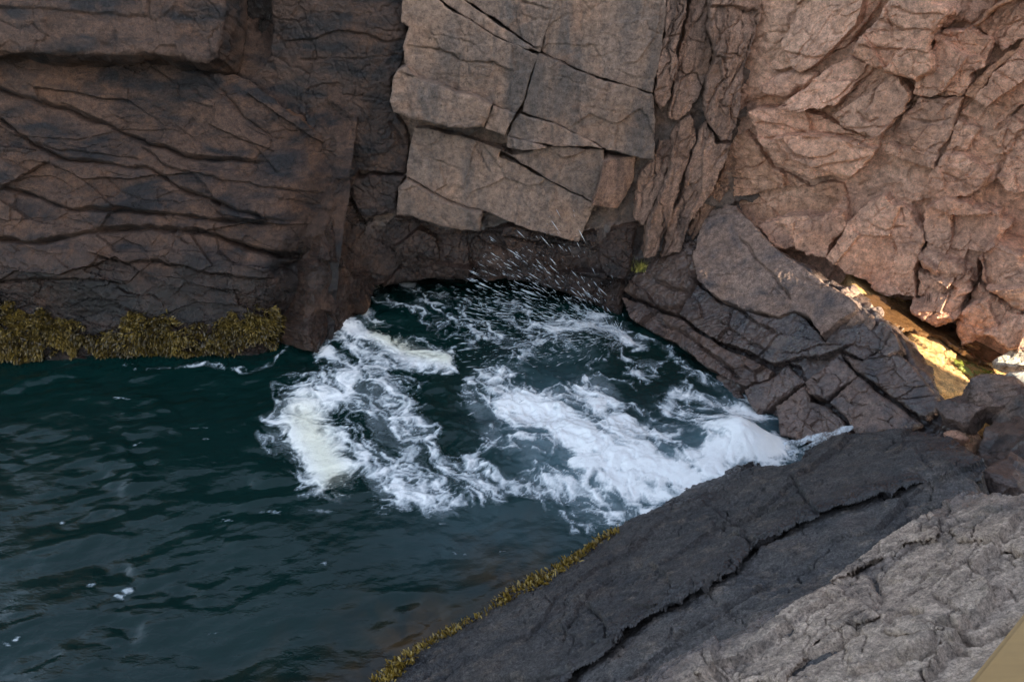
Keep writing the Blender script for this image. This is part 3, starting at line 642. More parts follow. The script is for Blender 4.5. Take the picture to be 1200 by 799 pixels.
rock('boulder', SL, [(1036, 380), (1046, 388), (1056, 408), (1040, 416), (1026, 412)], off=0.07, slope=(0.1, 0), **{**SB, 'rnd': 0.03, 'thick': 0.2}, wet=0.9, label='small dark triangular rock at the near edge of the sunlit strip')

# gully floor, pool and sunlit strip
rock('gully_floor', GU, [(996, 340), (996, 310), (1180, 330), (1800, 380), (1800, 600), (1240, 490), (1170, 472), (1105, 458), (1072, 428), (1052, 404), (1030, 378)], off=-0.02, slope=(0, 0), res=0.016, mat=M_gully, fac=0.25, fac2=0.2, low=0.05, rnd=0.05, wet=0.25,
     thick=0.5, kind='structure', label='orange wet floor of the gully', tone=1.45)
rock('boulder', GU, [(984, 342), (1004, 335), (1020, 348), (1034, 372), (1026, 382), (1002, 368)], off=0.03, mat=M_slope, **{k: v for k, v in SB.items() if k not in ('mat', 'rnd', 'thick')}, rnd=0.06, thick=0.25, tone=1.2,
     label='rounded rock at the left tip of the sunlit strip, half in the sun')

# ================================================================== near rock
fg_cr = [
    (G3(170, 760, 230, 735, 300, 700, 340, 660, 350, 632, 420, 600, 520, 555, 600, 512, 700, 455, 745, 400, 770, 375, 850, 330, 960, 290, 1060, 250, 1150, 200), 0.026, 0.40, 0.08, 0.35),
    (G3(-80, 700, 0, 670, 80, 640, 170, 620, 250, 500, 330, 450, 430, 410), 0.014, 0.06, 0.03, 0.2),
    (G3(500, 660, 560, 640, 700, 560, 830, 470), 0.016, 0.07, 0.04, 0.2),
    (G3(875, 150, 920, 230, 965, 290), 0.014, 0.06, 0.03, 0.2),
    (G3(225, 540, 280, 600, 300, 660), 0.012, 0.05, 0.03, 0.2), (G3(590, 230, 720, 320, 752, 378), 0.014, 0.04, -0.04, 0.3),
    (G3(-120, 790, -20, 780, 90, 770, 190, 740), 0.02, 0.08, 0.04, 0.25), (G3(430, 420, 490, 470, 500, 540), 0.012, 0.03, 0.03, 0.3),
    (G3(680, 330, 760, 345, 850, 330), 0.014, 0.05, 0.03, 0.2),
    (G4(330, 375, 420, 340, 520, 310, 600, 250, 700, 220), 0.014, 0.06, 0.04, 0.2), (G4(530, 180, 600, 170, 640, 150), 0.012, 0.04),
    (G4(590, 60, 620, 110, 690, 160, 760, 180), 0.012, 0.03, -0.04, 0.3),
]
FG_POLY = [(405, 830), (440, 786), (500, 748), (560, 708), (620, 672), (690, 638), (760, 600), (830, 562), (868, 548), (896, 540), (930, 538), (940, 524), (975, 506), (1020, 498), (1070, 490), (1110, 500), (1152, 528), (1140, 548), (1146, 572), (1240, 620), (1320, 1000), (400, 1000)]
def fg_extra(u, v, P, s):
    x, y = project(P)
    e = sstep(1.0, 0.0, np.abs(s) / 0.35) * sstep(0.25, 0.5, line_sd(u, v, [FG.uv(a, b, 0.05) for a, b in NEAR_CR])[0])
    return -0.10 * e * (P[:, 2] > 0.3)
NEAR_CR = G3(150, 790, 190, 752, 240, 730, 300, 702, 338, 664, 348, 634, 420, 600, 520, 555, 600, 512, 700, 455, 745, 402, 770, 375, 850, 330, 960, 290, 1060, 250, 1150, 200)
FGK = dict(seed=777, smooth=False, res=0.0095, mat=M_fg, rag=0.012, fac=0.20, facs=1.3, fac2=0.26, fac2s=6, aniso=(0.0, 2.6), low=0.06, fine=0.014, fines=20, net=0.05, nets=1.3, netw=0.012, netk=0.5, wetz=0.3, wet=0.12, cat='rock', tone=1.0)
NEAR = rock('near_rock', FG, FG_POLY[:18] + [(1148, 540), (1085, 556)] + [p for p in NEAR_CR[::-1] if p[0] < 1010] + [(560, 860), (480, 880), (405, 830)][:2], off=0.05, thick=0.8, rnd=0.03, under=2.4, cracks=[c for c in fg_cr if c is not fg_cr[0]], extra=fg_extra, edge_wet=0.5,
     label='broad dark grey near slab rising from the water, golden weed along its edge', **FGK)
rock('near_rock', FG, [(470, 800), (640, 700), (760, 640), (880, 590), (1000, 540), (1110, 515), (1150, 532), (1140, 548), (1146, 572), (1240, 620), (1320, 1000), (400, 1000)], off=-0.03, thick=1.6, rnd=0.10, cracks=fg_cr[2:4] + fg_cr[9:10], extra=lambda u, v, P, s: 0.05 * fbm(u, v, 1.5, 3, 4242) - 0.02,
     label='dark strip of rock between the black undercut crack and the pale scaly rock', **{**FGK, 'tone': 1.35})
pale_cr = [
    (G4(320, 470, 420, 420, 480, 390, 560, 350, 600, 345, 640, 350), 0.016, 0.144, 0.05, 0.15), (G4(520, 420, 600, 372, 650, 355), 0.016, 0.120, 0.03, 0.12),
    (G4(690, 318, 780, 290, 880, 280), 0.016, 0.120, 0.03, 0.15), (G4(780, 370, 870, 370, 935, 385), 0.016, 0.120, 0.03, 0.15),
    (G4(190, 760, 260, 720, 350, 690, 430, 650), 0.016, 0.144, 0.05, 0.15), (G4(0, 780, 90, 762, 170, 770), 0.016, 0.120, 0.03, 0.12),
    (G4(240, 690, 310, 640, 380, 610, 460, 620), 0.016, 0.120, 0.04, 0.12), (G4(500, 640, 590, 610, 640, 630), 0.016, 0.120, 0.03, 0.12),
    (G4(510, 660, 590, 670, 680, 655, 790, 665, 880, 620, 960, 600), 0.016, 0.144, 0.04, 0.15), (G4(380, 790, 480, 770, 570, 740, 680, 720), 0.016, 0.120, 0.04, 0.12),
    (G4(600, 740, 690, 700, 760, 690), 0.016, 0.096, 0.03, 0.12), (G4(440, 440, 490, 530, 470, 590), 0.016, 0.072, -0.03, 0.25), (G4(860, 490, 935, 490), 0.010, 0.04),
    (G4(640, 540, 720, 600, 800, 640), 0.016, 0.048, -0.02, 0.3),
]
rock('near_rock', FG, [(690, 830), (728, 797), (780, 786), (821, 760), (854, 745), (910, 711), (959, 680), (985, 664), (1018, 634), (1060, 608), (1092, 588), (1134, 575), (1187, 580), (1240, 588), (1400, 660), (1400, 1000), (660, 1000)],
     off=0.03, slope=(0.0, 0.02), res=0.0085, mat=M_pale, thick=0.6, rnd=0.05, rag=0.035, seed=777, fac=0.28, facs=1.6, fac2=0.32, fac2s=6, aniso=(0.0, 2.2), low=0.06, fine=0.012, fines=20, net=0.09, nets=1.8, netw=0.010, netk=0.5, cracks=pale_cr, cat='rock', tone=1.12,
     edge_wet=0.6, label='pale weathered near rock with a scaly cracked surface, in the lower right corner')

PK = dict(seed=777, res=0.0085, mat=M_pale, thick=0.14, rnd=0.03, rag=0.03, gap=0.0, fac=0.28, facs=1.6, fac2=0.32, fac2s=6, aniso=(0.0, 2.2), low=0.06, fine=0.012, fines=20, net=0.09, nets=1.8, netw=0.010, netk=0.5, tone=1.12, under=1.6)
rock('rock_plate', FG, G4(318, 468, 360, 432, 450, 358, 560, 286, 636, 240, 668, 262, 652, 345, 604, 348, 562, 352, 482, 394, 420, 424), off=0.085, label='long raised flake of pale rock with a black crack under its lower edge', **PK)
rock('rock_plate', FG, G4(-90, 800, 40, 702, 160, 612, 250, 532, 322, 488, 430, 540, 492, 604, 455, 626, 380, 614, 312, 645, 246, 694, 202, 732, 172, 774, 90, 766, -20, 800), off=0.08, label='scaly pale rock flake along the border with the dark near slab', **PK)
rock('rock_plate', FG, G4(508, 655, 590, 610, 645, 634, 690, 650, 592, 670), off=0.08, label='small lens-shaped pale rock flake low in the right corner area', **PK)
rock('rock_plate', FG, G4(690, 322, 790, 292, 900, 276, 1000, 262, 1040, 330, 935, 384, 870, 368, 780, 368, 720, 350), off=0.075, label='pale rock flake near the right edge between two thin cracks', **PK)
# ================================================================== loose boulders by the right edge
def chunk(name, px, z, r, mat, label, seed, squash=(1, 1, 0.8), cuts=11, wet=0.3, sub=6, cat='boulder', tone=1.0, rot=0.0):
    import bmesh
    bm = bmesh.new(); bmesh.ops.create_icosphere(bm, subdivisions=sub, radius=1.0)
    co = np.array([v.co[:] for v in bm.verts]); fc = np.array([[v.index for v in f.verts] for f in bm.faces]); bm.free()
    rg = np.random.default_rng(seed)
    nn = rg.normal(size=(cuts, 3)); nn /= np.linalg.norm(nn, axis=1)[:, None]
    dd = rg.uniform(0.62, 0.9, cuts)
    k = co @ nn.T
    with np.errstate(divide='ignore'):
        rr = np.where(k > 0.05, dd / np.maximum(k, 0.05), 9)
    rad = np.minimum(rr.min(1), 1.0)
    th = co * rad[:, None]
    nz = 0.05 * fbm(th[:, 0] + th[:, 2] * 0.7, th[:, 1] - th[:, 2] * 0.6, 2.2, 4, seed) + 0.32 * facets(th[:, 0] + 0.5 * th[:, 2], th[:, 1] + 0.4 * th[:, 2], 1.7, seed, 0.6, 0.5) + 0.25 * facets(th[:, 0] - 0.4 * th[:, 2], th[:, 1] + 0.6 * th[:, 2], 4.5, seed + 3, 0.6, 0.5)
    th = th * (1 + nz)[:, None] * np.array(squash) * r
    c, s = math.cos(rot), math.sin(rot)
    th = np.stack([th[:, 0] * c - th[:, 1] * s, th[:, 0] * s + th[:, 1] * c, th[:, 2]], 1)
    ctr = at_z(px[0], px[1], z)
    P = th + ctr
    n = len(P)
    return tag(link(name, P, fc, mat, attrs={'wet': np.full(n, wet), 'tone': np.full(n, tone), 'stain': np.zeros(n)}), label, cat)

chunk('boulder', (1128, 486), 1.30, 0.26, M_slope, 'jagged brown boulder left of the other boulders behind the pointed near rock', 3, (1.2, 0.9, 0.8), wet=0.5)
chunk('boulder', (1162, 468), 1.45, 0.34, M_slope, 'faceted grey-brown boulder in front of the sunlit strip', 5, (1.15, 0.9, 0.85), wet=0.3, tone=1.1)
chunk('boulder', (1200, 488), 1.45, 0.34, M_slope, 'tall split boulder at the right edge, in front of the sunlit ground', 8, (0.9, 0.9, 1.1), wet=0.3, tone=1.05)
chunk('boulder', (1122, 512), 1.12, 0.13, M_right, 'small tan stone wedged in a dark hollow between boulders', 12, (1.2, 0.8, 0.7), wet=0.0)
chunk('boulder', (1225, 545), 1.45, 0.62, M_slope, 'big dark smooth boulder at the right edge above the pale near rock', 15, (1.3, 1.0, 0.75), wet=0.6, cuts=8, tone=0.6)
chunk('boulder', (1186, 575), 1.7, 0.36, M_slope, 'reddish dark rock in the cleft between the pale near rock and the big smooth boulder', 18, (1.0, 1.2, 0.8), wet=0.7, tone=0.8)
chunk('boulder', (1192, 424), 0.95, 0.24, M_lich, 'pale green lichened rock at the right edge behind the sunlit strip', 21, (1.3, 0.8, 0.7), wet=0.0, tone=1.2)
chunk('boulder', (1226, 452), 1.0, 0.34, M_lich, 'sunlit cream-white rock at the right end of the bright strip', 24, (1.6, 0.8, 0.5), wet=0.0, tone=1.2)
chunk('boulder', (1062, 372), 0.86, 0.13, M_right, 'small brown stone at the far edge of the dark pool', 27, (1.5, 0.8, 0.6), wet=0.5)

# ================================================================== water
def seg_d(x, y, pts):
    d, _, _ = line_sd(x, y, pts); return d
def foam_fields(x, y, wx, wy):
    """foam thickness over the water, from where the surge and the drifting froth lie"""
    S = np.zeros(x.shape)
    jx = x + 14 * fbm(wx, wy, 1.1, 3, 900); jy = y + 12 * fbm(wx, wy, 1.1, 3, 901)
    def st(pts, w, a):
        nonlocal S
        S = np.maximum(S, a * np.exp(-(seg_d(jx, jy, pts) / w) ** 2))
    # drifting froth, left
    st([(352, 480), (362, 515), (382, 540), (388, 556)], 32, 1.0)
    st([(335, 500), (372, 470), (415, 445)], 24, 0.8)
    st([(375, 358), (402, 380), (440, 398), (478, 414), (522, 424)], 15, 0.92)
    st([(400, 372), (430, 410), (450, 450), (470, 500), (480, 545)], 34, 0.58)
    st([(395, 425), (380, 412), (372, 402)], 13, 0.8)
    st([(425, 540), (450, 565), (480, 578), (515, 590)], 22, 0.72)
    st([(470, 480), (500, 505), (515, 540), (545, 560), (585, 585)], 12, 0.62)
    st([(420, 470), (455, 520), (500, 560), (555, 565)], 34, 0.42)
    st([(368, 352), (392, 356), (410, 364)], 8, 0.85)
    st([(350, 388), (372, 380), (392, 378)], 7, 0.6)
    st([(410, 330), (470, 350), (540, 372), (600, 400)], 34, 0.30)
    st([(560, 545), (600, 565), (660, 590), (720, 612), (780, 612)], 13, 0.66)
    st([(560, 490), (545, 470), (555, 450), (575, 440)], 10, 0.45)
    # surge, right
    st([(596, 468), (620, 482), (650, 490), (682, 525), (720, 552), (780, 556), (850, 540), (905, 530)], 34, 1.2)
    st([(690, 462), (720, 500), (765, 512), (830, 522), (880, 532)], 26, 0.85)
    st([(630, 470), (700, 478), (740, 500)], 20, 0.7)
    st([(700, 560), (740, 585), (790, 582), (850, 560)], 20, 0.85)
    st([(600, 500), (640, 540), (690, 580), (740, 600)], 42, 0.58)
    st([(855, 480), (872, 490), (885, 510), (898, 528)], 20, 1.0)
    st([(830, 520), (870, 515), (905, 532)], 24, 0.95)
    st([(800, 455), (830, 470), (855, 478)], 10, 0.7)
    st([(790, 480), (830, 500), (860, 510)], 16, 0.6)
    st([(650, 385), (690, 380), (725, 392), (742, 405)], 17, 0.88)
    st([(610, 395), (650, 410), (700, 440), (770, 440)], 26, 0.27)
    st([(590, 360), (620, 380), (645, 392)], 14, 0.45)
    st([(920, 520), (950, 516), (985, 506)], 8, 0.6)
    st([(150, 428), (210, 432), (270, 430), (318, 424), (345, 400), (362, 378)], 4.0, 0.34)
    st([(735, 376), (770, 405), (805, 432), (850, 462)], 7, 0.42)
    return S

def build_water():
    res = 0.0185
    xs = np.arange(-9.5, 6.4, res); ys = np.arange(3.2, 14.2, res)
    X, Y = np.meshgrid(xs, ys); x0 = X.ravel(); y0 = Y.ravel()
    P0 = np.stack([x0, y0, np.zeros_like(x0)], 1)
    px, py = project(P0)
    S = foam_fields(px, py, x0, y0)
    turb = np.exp(-(((px - 640) / 260) ** 2 + ((py - 480) / 130) ** 2))
    calm = 1 - turb
    a, b = rotc(x0, y0, 0.22, 2.2)
    wv = 0.3 * fbm(x0, y0, 0.8, 3, 950)
    h = 0.030 * fbm(x0, y0, 0.55, 2, 951)
    h += 0.045 * fbm(a * 0.8 + wv, b + wv, 0.9, 2, 949) * (0.4 + 0.6 * calm) + calm * (0.35 + 0.75 * sstep(-0.4, 0.5, fbm(x0, y0, 0.7, 2, 940))) * (0.050 * fbm(a + wv, b + wv, 1.9, 3, 952, 0.42) + 0.019 * fbm(a, b, 4.6, 2, 948))
    h += turb * (0.075 * fbm(x0 + wv, y0 + wv, 1.3, 4, 953, 0.5) + 0.03 * (ridged(x0 + wv, y0 - wv, 2.2, 3, 954) - 0.5))
    # surge piled up against the slope
    def bump(cx, cy, r, amp):
        c = at_z(cx, cy, 0.2)
        return amp * np.exp(-((x0 - c[0]) ** 2 + (y0 - c[1]) ** 2) / (r * r))
    h += bump(868, 505, 0.42, 0.34) + bump(800, 545, 0.8, 0.16) + bump(690, 395, 0.5, 0.22) + bump(680, 520, 0.8, 0.10) + bump(395, 372, 0.35, 0.10)
    edge = sstep(0, 0.8, np.minimum(np.minimum(x0 - xs[0], xs[-1] - x0), np.minimum(y0 - ys[0], ys[-1] - y0)))
    h *= edge
    # foam detail
    fw = 0.22
    u = x0 + fw * fbm(x0, y0, 1.6, 4, 960); v = y0 + fw * fbm(x0, y0, 1.6, 4, 961)
    a2, b2 = rotc(u, v, -0.75, 2.2)
    lace = ridged(a2, b2, 1.9, 4, 962)
    lace2 = ridged(u + 0.3 * lace, v, 4.2, 3, 963)
    e1 = cell_edge(a2 * 1.0, b2, 3.4, 967); e2 = cell_edge(u, v, 9.0, 968)
    web = np.maximum(np.exp(-(e1 / 0.040) ** 2), 0.75 * np.exp(-(e2 / 0.016) ** 2))
    L = 0.50 * lace + 0.25 * lace2 + 0.26 * web + 0.08
    fine = fbm(u, v, 9, 3, 964)
    foam = S * 1.04 + (L - 0.64) * 1.75 * (1.05 - 0.45 * S) + 0.22 * fine
    holes = sstep(0.15, 0.6, fbm(u * 1.0, v * 1.3, 1.5, 3, 965)) * (px > 575)
    foam -= 0.6 * holes * (1.1 - 0.4 * S)
    film = sstep(0.04, 0.5, S) * (0.17 + 0.20 * fbm(a2, b2, 2.6, 4, 966))
    foam = np.maximum(foam, film)
    foam = np.where(S < 0.03, 0, foam * sstep(0.03, 0.22, S))
    # loose flecks drifting on the dark water
    fl = fbm(x0 * 0.55 + 0.1 * fine, y0 * 1.25, 5.0, 3, 970)
    dens = np.exp(-(((px - 430) / 230) ** 2 + ((py - 560) / 110) ** 2)) * 0.28 - 0.01
    foam = np.maximum(foam, sstep(0.80, 0.98, fl + dens) * (0.30 + 0.35 * fbm(x0, y0, 1.3, 2, 971)) * (px < 640))
    for fx, fy, r in ((108, 686, 0.05), (150, 693, 0.07), (138, 697, 0.05), (70, 610, 0.04), (20, 752, 0.04), (5, 755, 0.03), (160, 520, 0.03)):
        c = at_z(fx, fy, 0); d = np.sqrt(((x0 - c[0]) / 1.6) ** 2 + (y0 - c[1]) ** 2) + 0.02 * fine
        foam = np.maximum(foam, sstep(r, r * 0.1, d + 0.05 * fbm(x0 * 0.7, y0 * 1.5, 9, 3, 975)) * 0.5)
    h += 0.03 * np.clip(foam, 0, 1) * turb * (0.5 + lace2)
    cream = np.maximum(np.exp(-(seg_d(px, py, [(358, 492), (372, 520), (392, 560)]) / 22) ** 2), np.exp(-(seg_d(px, py, [(440, 390), (480, 408), (522, 422)]) / 9) ** 2)) * 0.8
    milk_sheen = np.exp(-(seg_d(px, py, [(640, 500), (690, 550), (780, 560), (880, 530)]) / 62) ** 2) * 0.9
    milk_sheen = np.maximum(milk_sheen, 0.36 * np.exp(-(((px - 610) / 130) ** 2 + ((py - 625) / 55) ** 2)))  # sky sheen painted into the water colour at the lower middle
    O = np.array([-1.41, 4.69]); e = np.array([0.817, 0.577]); nrm = np.array([-0.577, 0.817])
    dist = (x0 - O[0]) * nrm[0] + (y0 - O[1]) * nrm[1]
    shal = sstep(1.05, 0.05, dist + 0.5 * fbm(x0, y0, 1.1, 4, 980)) * sstep(1.0, -0.2, x0) * 0.8
    ny, nx = X.shape
    I = np.arange(nx * ny).reshape(ny, nx)
    Q = np.stack([I[:-1, :-1].ravel(), I[:-1, 1:].ravel(), I[1:, 1:].ravel(), I[1:, :-1].ravel()], 1)
    P = np.stack([x0, y0, h], 1)
    # open sea beyond the fine sheet
    x1, x2, y1, y2 = xs[0], xs[-1], ys[0], ys[-1]
    far = np.array([[-400, -60, 0], [x1, -60, 0], [x2, -60, 0], [-400, y1, 0], [x1, y1, 0], [x2, y1, 0], [-400, y2, 0], [x1, y2, 0], [-400, 400, 0], [x1, 400, 0], [x2, y2, 0], [x2, 400, 0]], float)
    n0 = len(P)
    Qf = np.array([[0, 1, 4, 3], [1, 2, 5, 4], [3, 4, 7, 6], [6, 7, 9, 8], [7, 10, 11, 9]]) + n0
    Pa = np.concatenate([P, far]); z12 = np.zeros(len(far))
    w = link('water', Pa, np.concatenate([Q, Qf]), M_water, attrs={'shallow': np.concatenate([shal, z12]), 'milk_sheen': np.concatenate([milk_sheen, z12])}, origin=np.zeros(3))
    tag(w, 'dark teal sea water filling the rock chasm', kind='structure')
    def sheet(name, mask, label, lift):
        q = (foam > 0.12)[Q].any(1) & mask[Q[:, 0]]
        used = np.unique(Q[q]); mp = -np.ones(n0, np.int64); mp[used] = np.arange(len(used))
        Pn = P[used].copy(); Pn[:, 2] += lift + 0.012 * np.clip(foam[used], 0, 1)
        o = link(name, Pn, mp[Q[q]], M_foam, attrs={'foam': np.clip(foam[used], 0, 1.2), 'cream': cream[used]})
        tag(o, label, 'foam', kind='stuff')
    split = px < 575 + 0.25 * (py - 420)
    sheet('foam', split, 'lacy white froth drifting on the dark water at the left of the surge', 0.004)
    sheet('foam', ~split, 'dense white surge foam rushing over the water beside the wet slope', 0.004)
build_water()

# seabed so that the water sheet has ground below it
link('seabed', [(-60, -20, -3), (30, -20, -3), (30, 40, -3), (-60, 40, -3)], [(0, 1, 2, 3)], M_slope, attrs={'wet': [1] * 4, 'tone': [0.5] * 4, 'stain': [0] * 4})
bpy.data.objects['seabed']['kind'] = 'structure'

# dark brown pool at the foot of the right wall
def pool():
    t = NT('brown_pool'); P = t.pos()
    b = t.n('ShaderNodeBsdfPrincipled'); b.inputs['Roughness'].default_value = 0.08
    t.l(t.mix(t.noise(P, 2.5, 5), (0.05, 0.026, 0.012), (0.11, 0.055, 0.022)), b.inputs['Base Color'])
    bp = t.n('ShaderNodeBump'); bp.inputs['Strength'].default_value = 0.25; bp.inputs['Distance'].default_value = 0.02
    t.l(t.noise(P, 9, 3), bp.inputs['Height']); t.l(bp.outputs[0], b.inputs['Normal'])
    t.l(b.outputs[0], t.out.inputs['Surface'])
    o = rock('pool', GU, [(1010, 345), (1050, 350), (1090, 362), (1130, 372), (1190, 408), (1180, 430), (1150, 424), (1105, 396), (1062, 384), (1030, 372)], off=0.06, mat=t.m, res=0.03, thick=0.05, rnd=0, rag=0.08, fac=0, fac2=0, low=0, fine=0.002,
         kind='structure', label='dark brown pool at the foot of the right cliff')
pool()
def algae():
    t = NT('green_algae'); P = t.pos()
    b = t.n('ShaderNodeBsdfPrincipled'); b.inputs['Roughness'].default_value = 0.5
    t.l(t.mix(t.noise(P, 9, 5), (0.06, 0.10, 0.008), (0.20, 0.20, 0.03)), b.inputs['Base Color'])
    tr = t.n('ShaderNodeBsdfTransparent'); mx = t.n('ShaderNodeMixShader'); t.l(t.ramp(t.noise(P, 7, 5, 0.7), [(0.45, 0), (0.58, 0.9)]), mx.inputs[0])
    t.l(tr.outputs[0], mx.inputs[1]); t.l(b.outputs[0], mx.inputs[2]); t.l(mx.outputs[0], t.out.inputs['Surface'])
    rock('algae', GU, [(1112, 418), (1136, 422), (1150, 430), (1172, 436), (1158, 444), (1140, 440), (1126, 430)], off=0.03, mat=t.m, res=0.012, thick=0.02, rnd=0.03, rag=0.08, fac=0.1, fac2=0.3, low=0.01,
         kind='stuff', cat='algae', label='bright green algae patch on the sunlit wet strip')
algae()

# ================================================================== rockweed, grass, spray
def fronds(name, roots, outs, n_leaf, lmin, lmax, wid, mat, label, seed, cat='seaweed', droop=1.0, tint=None):
    rg = np.random.default_rng(seed)
    n = len(roots); V = []; F = []; T = []
    k = 5
    for i in range(n):
        L = rg.uniform(lmin, lmax); w = wid * rg.uniform(0.6, 1.4)
        o = outs[i]
        side = np.cross(o, [0, 0, 1.0]) + rg.normal(0, 0.5, 3); side /= np.linalg.norm(side)
        d = o * rg.uniform(0.3, 0.9) + side * rg.normal(0, 0.45) + np.array([0, 0, 0.35 - 0.5 * rg.random()])
        d /= np.linalg.norm(d)
        p = roots[i].copy(); b = len(V)
        sd = np.cross(d, o + rg.normal(0, 0.4, 3)); sd /= (np.linalg.norm(sd) + 1e-9)
        tv = float(np.clip((tint[i] if tint is not None else 0.45) + rg.normal(0, 0.26), 0, 1))
        for j in range(k):
            f = j / (k - 1)
            ww = w * (0.45 + 1.1 * math.sin(math.pi * min(1, 0.15 + f * 0.8))) * (1 if j < k - 1 else 0.35)
            V.append(p + sd * ww); V.append(p - sd * ww); tt = min(1, tv + 0.25 * f); T += [tt, tt]
            d = d + np.array([0, 0, -0.55 * droop]) * (1 / k) * 2; d /= np.linalg.norm(d)
            p = p + d * (L / (k - 1))
        for j in range(k - 1): F.append((b + 2 * j, b + 2 * j + 1, b + 2 * j + 3, b + 2 * j + 2))
    o = link(name, np.array(V), np.array(F), mat, attrs={'tint': T})
    return tag(o, label, cat, kind='stuff')

from mathutils.bvhtree import BVHTree
from mathutils import Vector
bpy.context.view_layer.update()
def bvh_of(o):
    me = o.data; n = len(me.vertices)
    co = np.empty(n * 3, np.float32); me.vertices.foreach_get('co', co); co = co.reshape(-1, 3) + np.array(o.location[:])
    q = np.empty(len(me.polygons) * 4, np.int32); me.polygons.foreach_get('vertices', q)
    return BVHTree.FromPolygons(co.tolist(), q.reshape(-1, 4).tolist())
def scatter(o, poly, n, seed, amp=8):
    """points on a rock's own surface inside an outline"""
    rg = np.random.default_rng(seed); bv = bvh_of(o); R = []; O = []
    pl = np.array(poly, float); lo = pl.min(0); hi = pl.max(0)
    tries = 0
    while len(R) < n and tries < n * 8:
        m = 4000; tries += m
        X = rg.uniform(lo[0], hi[0], m); Y = rg.uniform(lo[1], hi[1], m)
        jx = amp * fbm(X / 45, Y / 90, 1, 3, seed); sdv = poly_sd(X, Y + jx, pl)
        keep = (sdv > rg.exponential(2.5, m)) & (fbm(X / 22, Y / 22, 1, 3, seed + 9) > rg.uniform(-0.75, 0.05, m))
        for x, y in zip(X[keep], Y[keep]):
            d = ray(x, y)
            h, nn, i, t = bv.ray_cast(Vector(CAM), Vector(d))
            if h is None: continue
            R.append(np.array(h)); O.append(np.array(nn))
            if len(R) >= n: break
    return R, O
BAND = [(-40, 352), (10, 352), (45, 372), (75, 372), (112, 388), (135, 372), (190, 372), (240, 376), (275, 366), (300, 362), (330, 366), (345, 362), (340, 385), (326, 410), (300, 420), (255, 428), (200, 428), (155, 424), (110, 408), (60, 414), (-40, 414)]
R, O = scatter(L_BULGE, BAND, 21000, 41, 30)
RA = np.array(R); cl = np.maximum(0.0, fbm(RA[:, 0], RA[:, 2], 2.6, 3, 77) + 0.1)
R = list(RA + (0.01 + 0.08 * cl)[:, None] * np.array(O))
tn = 0.36 + 0.35 * perlin(RA[:, 0] * 2.2, RA[:, 2] * 3.0, 3) + 0.25 * fbm(RA[:, 0], RA[:, 2], 9, 2, 4)
fronds('rockweed', R, O, 5, 0.04, 0.10, 0.0065, M_weed, 'band of olive-yellow rockweed hanging along the foot of the left cliff', 42, tint=tn)
BAND2 = [(418, 800), (440, 782), (470, 758), (500, 738), (540, 716), (590, 688), (640, 658), (690, 632), (726, 616), (728, 622), (700, 645), (650, 678), (600, 708), (560, 728), (520, 750), (490, 770), (462, 800)]
R, O = scatter(NEAR, BAND2, 4800, 43)
fronds('rockweed', R, O, 5, 0.03, 0.075, 0.006, M_weed2, 'strip of golden rockweed along the water edge of the near dark slab', 44, droop=0.5)
BAND3 = [(345, 352), (366, 300), (380, 262), (420, 262), (432, 300), (470, 318), (560, 322), (640, 312), (640, 330), (540, 333), (470, 338), (390, 350)]

def tuft():
    rg = np.random.default_rng(5); base = SL.hit(749, 318, 0.12); V = []; F = []; T = []
    for i in range(90):
        p = base + np.array([rg.normal(0, 0.05), rg.normal(0, 0.03), 0]); d = np.array([rg.normal(0, 0.25), -0.3 + rg.normal(0, 0.2), 1.0]); d /= np.linalg.norm(d)
        L = rg.uniform(0.15, 0.32); s = np.cross(d, [0, 1, 0]); s /= np.linalg.norm(s); b = len(V); tv = rg.uniform(0, 1)
        for j in range(4):
            w = 0.006 * (1 - j / 3.3); V.append(p + s * w); V.append(p - s * w); T += [tv, tv]
            p = p + d * L / 3; d = d + np.array([d[0], d[1], -0.25]) * 0.3; d /= np.linalg.norm(d)
        for j in range(3): F.append((b + 2 * j, b + 2 * j + 1, b + 2 * j + 3, b + 2 * j + 2))
    tag(link('grass_tuft', np.array(V), np.array(F), M_grass, attrs={'tint': T}), 'small yellow-green grass tuft on the dark rounded wet slab above the splash', 'grass')
tuft()

